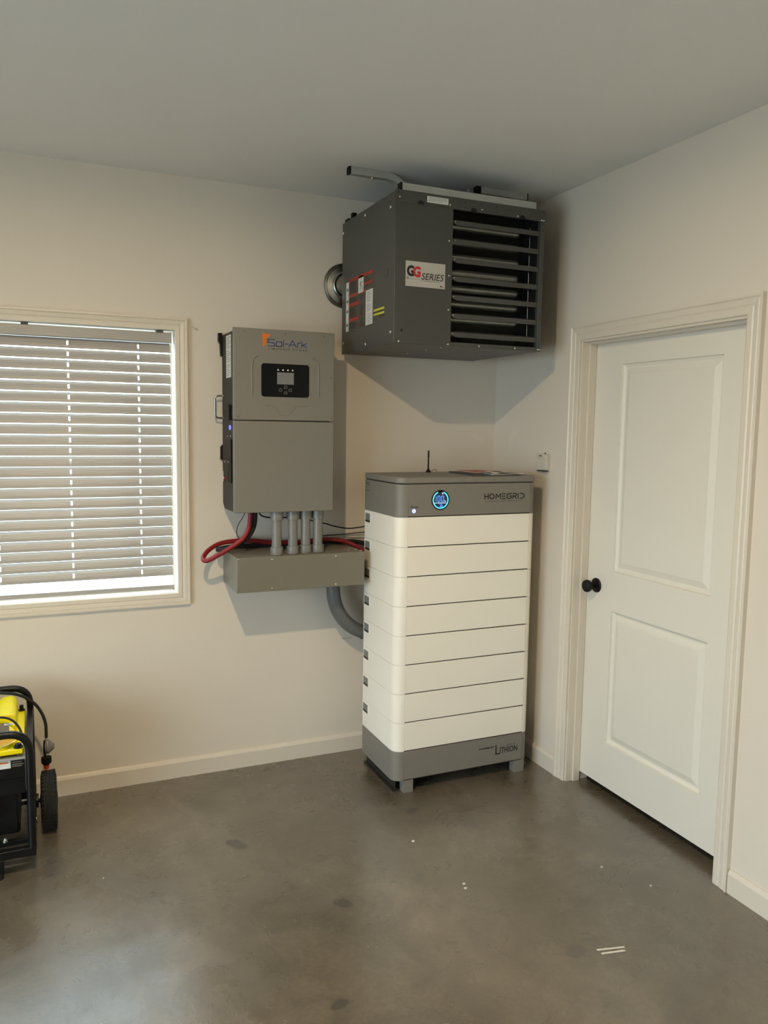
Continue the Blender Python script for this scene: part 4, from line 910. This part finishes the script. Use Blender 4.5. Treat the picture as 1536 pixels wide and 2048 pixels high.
# axle and wheels
ax = obj('axle', MB().cyl((GX0-0.05, -0.28, 0.118), (GX1+0.035, -0.28, 0.118), 0.008, 12), 'black', t)
obj('axle_bracket', MB().prism([(-0.305, 0.100), (-0.255, 0.100), (-0.255, 0.13), (-0.27, 0.145), (-0.29, 0.145), (-0.305, 0.13)], 'x', GX1+0.012, GX1+0.022), 'blackmetal', ax, bevel=0.002)
screw(t, (GX1+0.0145, GYN+0.01, 0.20), (1, 0, 0), 0.006, 'bolt')
for (x0, x1, s_) in ((-2.264, -2.203, 1), (-2.93, -2.869, -1)):
    xc = (x0+x1)/2; hw = (x1-x0)/2; R_ = 0.1165
    pr_ = [(R_*0.60, -hw*0.80), (R_*0.80, -hw), (R_*0.93, -hw*0.88), (R_*0.985, -hw*0.62)]
    for k in range(9):
        u_ = -0.56+1.12*k/8; pr_.append((R_*(1.0 if k % 2 else 0.985), hw*u_))
    pr_ += [(R_*0.985, hw*0.62), (R_*0.93, hw*0.88), (R_*0.80, hw), (R_*0.60, hw*0.80)]
    wh = obj('wheel', MB().lathe((xc, -0.28, R_), (1, 0, 0), pr_, 48), 'rubber', t)
    obj('hub', MB().lathe((xc, -0.28, R_), (1, 0, 0), [(R_*0.62, -hw*0.55), (R_*0.3, -hw*0.4), (R_*0.25, -hw*1.05), (0.012, -hw*1.1), (0.012, hw*1.1), (R_*0.25, hw*1.05), (R_*0.3, hw*0.4), (R_*0.62, hw*0.55)], 32), 'black', wh)
    tb_ = MB()
    for k in range(40):      # tread blocks
        a_ = 2*PI*k/40
        c_, s2 = math.cos(a_), math.sin(a_); d_ = 0.0045
        for (u0, u1, ph) in ((-0.86, -0.12, 0), (0.12, 0.86, 0.5)):
            aa = a_+ph*2*PI/40; c_, s2 = math.cos(aa), math.sin(aa)
            def Q(u, dd, rr): return (xc+hw*u, -0.28+c_*rr-s2*dd, R_+s2*rr+c_*dd)
            ro = R_*1.0
            tb_.add([Q(u0, -d_, ro*0.965), Q(u1, -d_, ro*0.965), Q(u1, d_, ro*0.965), Q(u0, d_, ro*0.965), Q(u0, -d_, ro*0.985), Q(u1, -d_, ro*1.002), Q(u1, d_, ro*1.002), Q(u0, d_, ro*0.985)],
                    [(0,3,2,1),(4,5,6,7),(0,1,5,4),(1,2,6,5),(2,3,7,6),(3,0,4,7)])
    obj('tread', tb_, 'rubber', wh, smooth=False)['kind'] = 'stuff'

# gas hose with regulator, hung over the frame
t = thing('gas_hose', 'black gas hose with grey regulator hanging beside the generator wheel', 'hose', (-2.236, -0.22, 0.28))
obj('hose', MB().tube(spline([(-2.60, -0.19, 0.540), (-2.45, -0.185, 0.556), (-2.372, -0.185, 0.549), (-2.326, -0.185, 0.533), (-2.292, -0.18, 0.506), (-2.269, -0.185, 0.483), (-2.249, -0.195, 0.448), (-2.238, -0.205, 0.411), (-2.2365, -0.215, 0.38), (-2.237, -0.22, 0.355)], 8), 0.0062, 12), 'rubber', t)
obj('ferrule', MB().cyl((-2.237, -0.22, 0.358), (-2.237, -0.22, 0.334), 0.0052, 14), 'screw', t)
rg = obj('regulator', MB().lathe((-2.236, -0.225, 0.318), (1, -0.15, 0.03), [(0.010, -0.006), (0.026, -0.004), (0.0285, 0.003), (0.0285, 0.008), (0.0255, 0.010), (0.024, 0.013), (0.015, 0.022), (0.012, 0.028), (0, 0.029)], 28), 'papergrey', t)
obj('regulator_seam', MB().lathe((-2.236, -0.225, 0.318), (1, -0.15, 0.03), [(0.0285, 0.0045), (0.0295, 0.005), (0.0295, 0.0065), (0.0285, 0.007)], 28), 'screw', rg)
obj('inlet_tube', MB().tube(spline([(-2.243, -0.222, 0.345), (-2.245, -0.224, 0.315), (-2.2435, -0.226, 0.285), (-2.2405, -0.228, 0.268)], 5), 0.0048, 10), 'black', t)
obj('hand_wheel', MB().lathe((-2.239, -0.228, 0.278), (0, 0, -1), [(0.013, 0), (0.0200, 0.002), (0.0205, 0.020), (0.0185, 0.027), (0.012, 0.032), (0.011, 0.036)], 24), 'black', t)
obj('nipple', MB().lathe((-2.239, -0.228, 0.246), (0, 0, -1), [(0.0115, 0), (0.0115, 0.010), (0.0095, 0.013), (0.0095, 0.020), (0, 0.020)], 20), 'orange', t)

# ================================================================== litter on the floor
def strip(label, p0, p1, wd=0.006, group=None):
    a_ = Vector(p0); b_ = Vector(p1); dr = (b_-a_).normalized(); nn = Vector((-dr.y, dr.x, 0))*(wd/2)
    m_ = MB(); q = [a_-nn, b_-nn, b_+nn, a_+nn]
    m_.add([(p.x, p.y, 0.0002) for p in q]+[(p.x, p.y, 0.0024) for p in q], [(0,3,2,1),(4,5,6,7),(0,1,5,4),(1,2,6,5),(2,3,7,6),(3,0,4,7)])
    return tag(obj('plastic_strip', m_, 'paper', None, loc=(a_+b_)/2, smooth=False), label, 'strip', 'white strips on the floor')
strip('upper of two white plastic strips lying on the concrete', (-0.652, -1.770, 0), (-0.561, -1.792, 0))
strip('lower of two white plastic strips lying on the concrete', (-0.650, -1.790, 0), (-0.570, -1.806, 0))
for (x, y, r_, lb) in ((-0.905, -0.948, 0.008, 'curled white chip on the floor in front of the battery'), (-0.863, -1.286, 0.006, 'farther of two white crumbs in the middle of the floor'),
                       (-0.872, -1.312, 0.006, 'nearer of two white crumbs in the middle of the floor'), (-0.324, -1.388, 0.005, 'tiny white crumb on the floor left of the door'),
                       (-2.062, -0.757, 0.0035, 'tiny white crumb on the floor right of the generator'), (-0.239, -1.555, 0.005, 'tiny white crumb on the floor nearest the door casing')):
    n_ = 7; lp = [(x+r_*(0.7+0.5*random.random())*math.cos(2*PI*k/n_), y+r_*(0.5+0.5*random.random())*math.sin(2*PI*k/n_)) for k in range(n_)]
    m_ = MB().prism(lp, 'z', 0.0002, 0.003)
    tag(obj('paint_chip', m_, 'paper', None, loc=(x, y, 0), smooth=False), lb, 'chip', 'white chips on the floor')
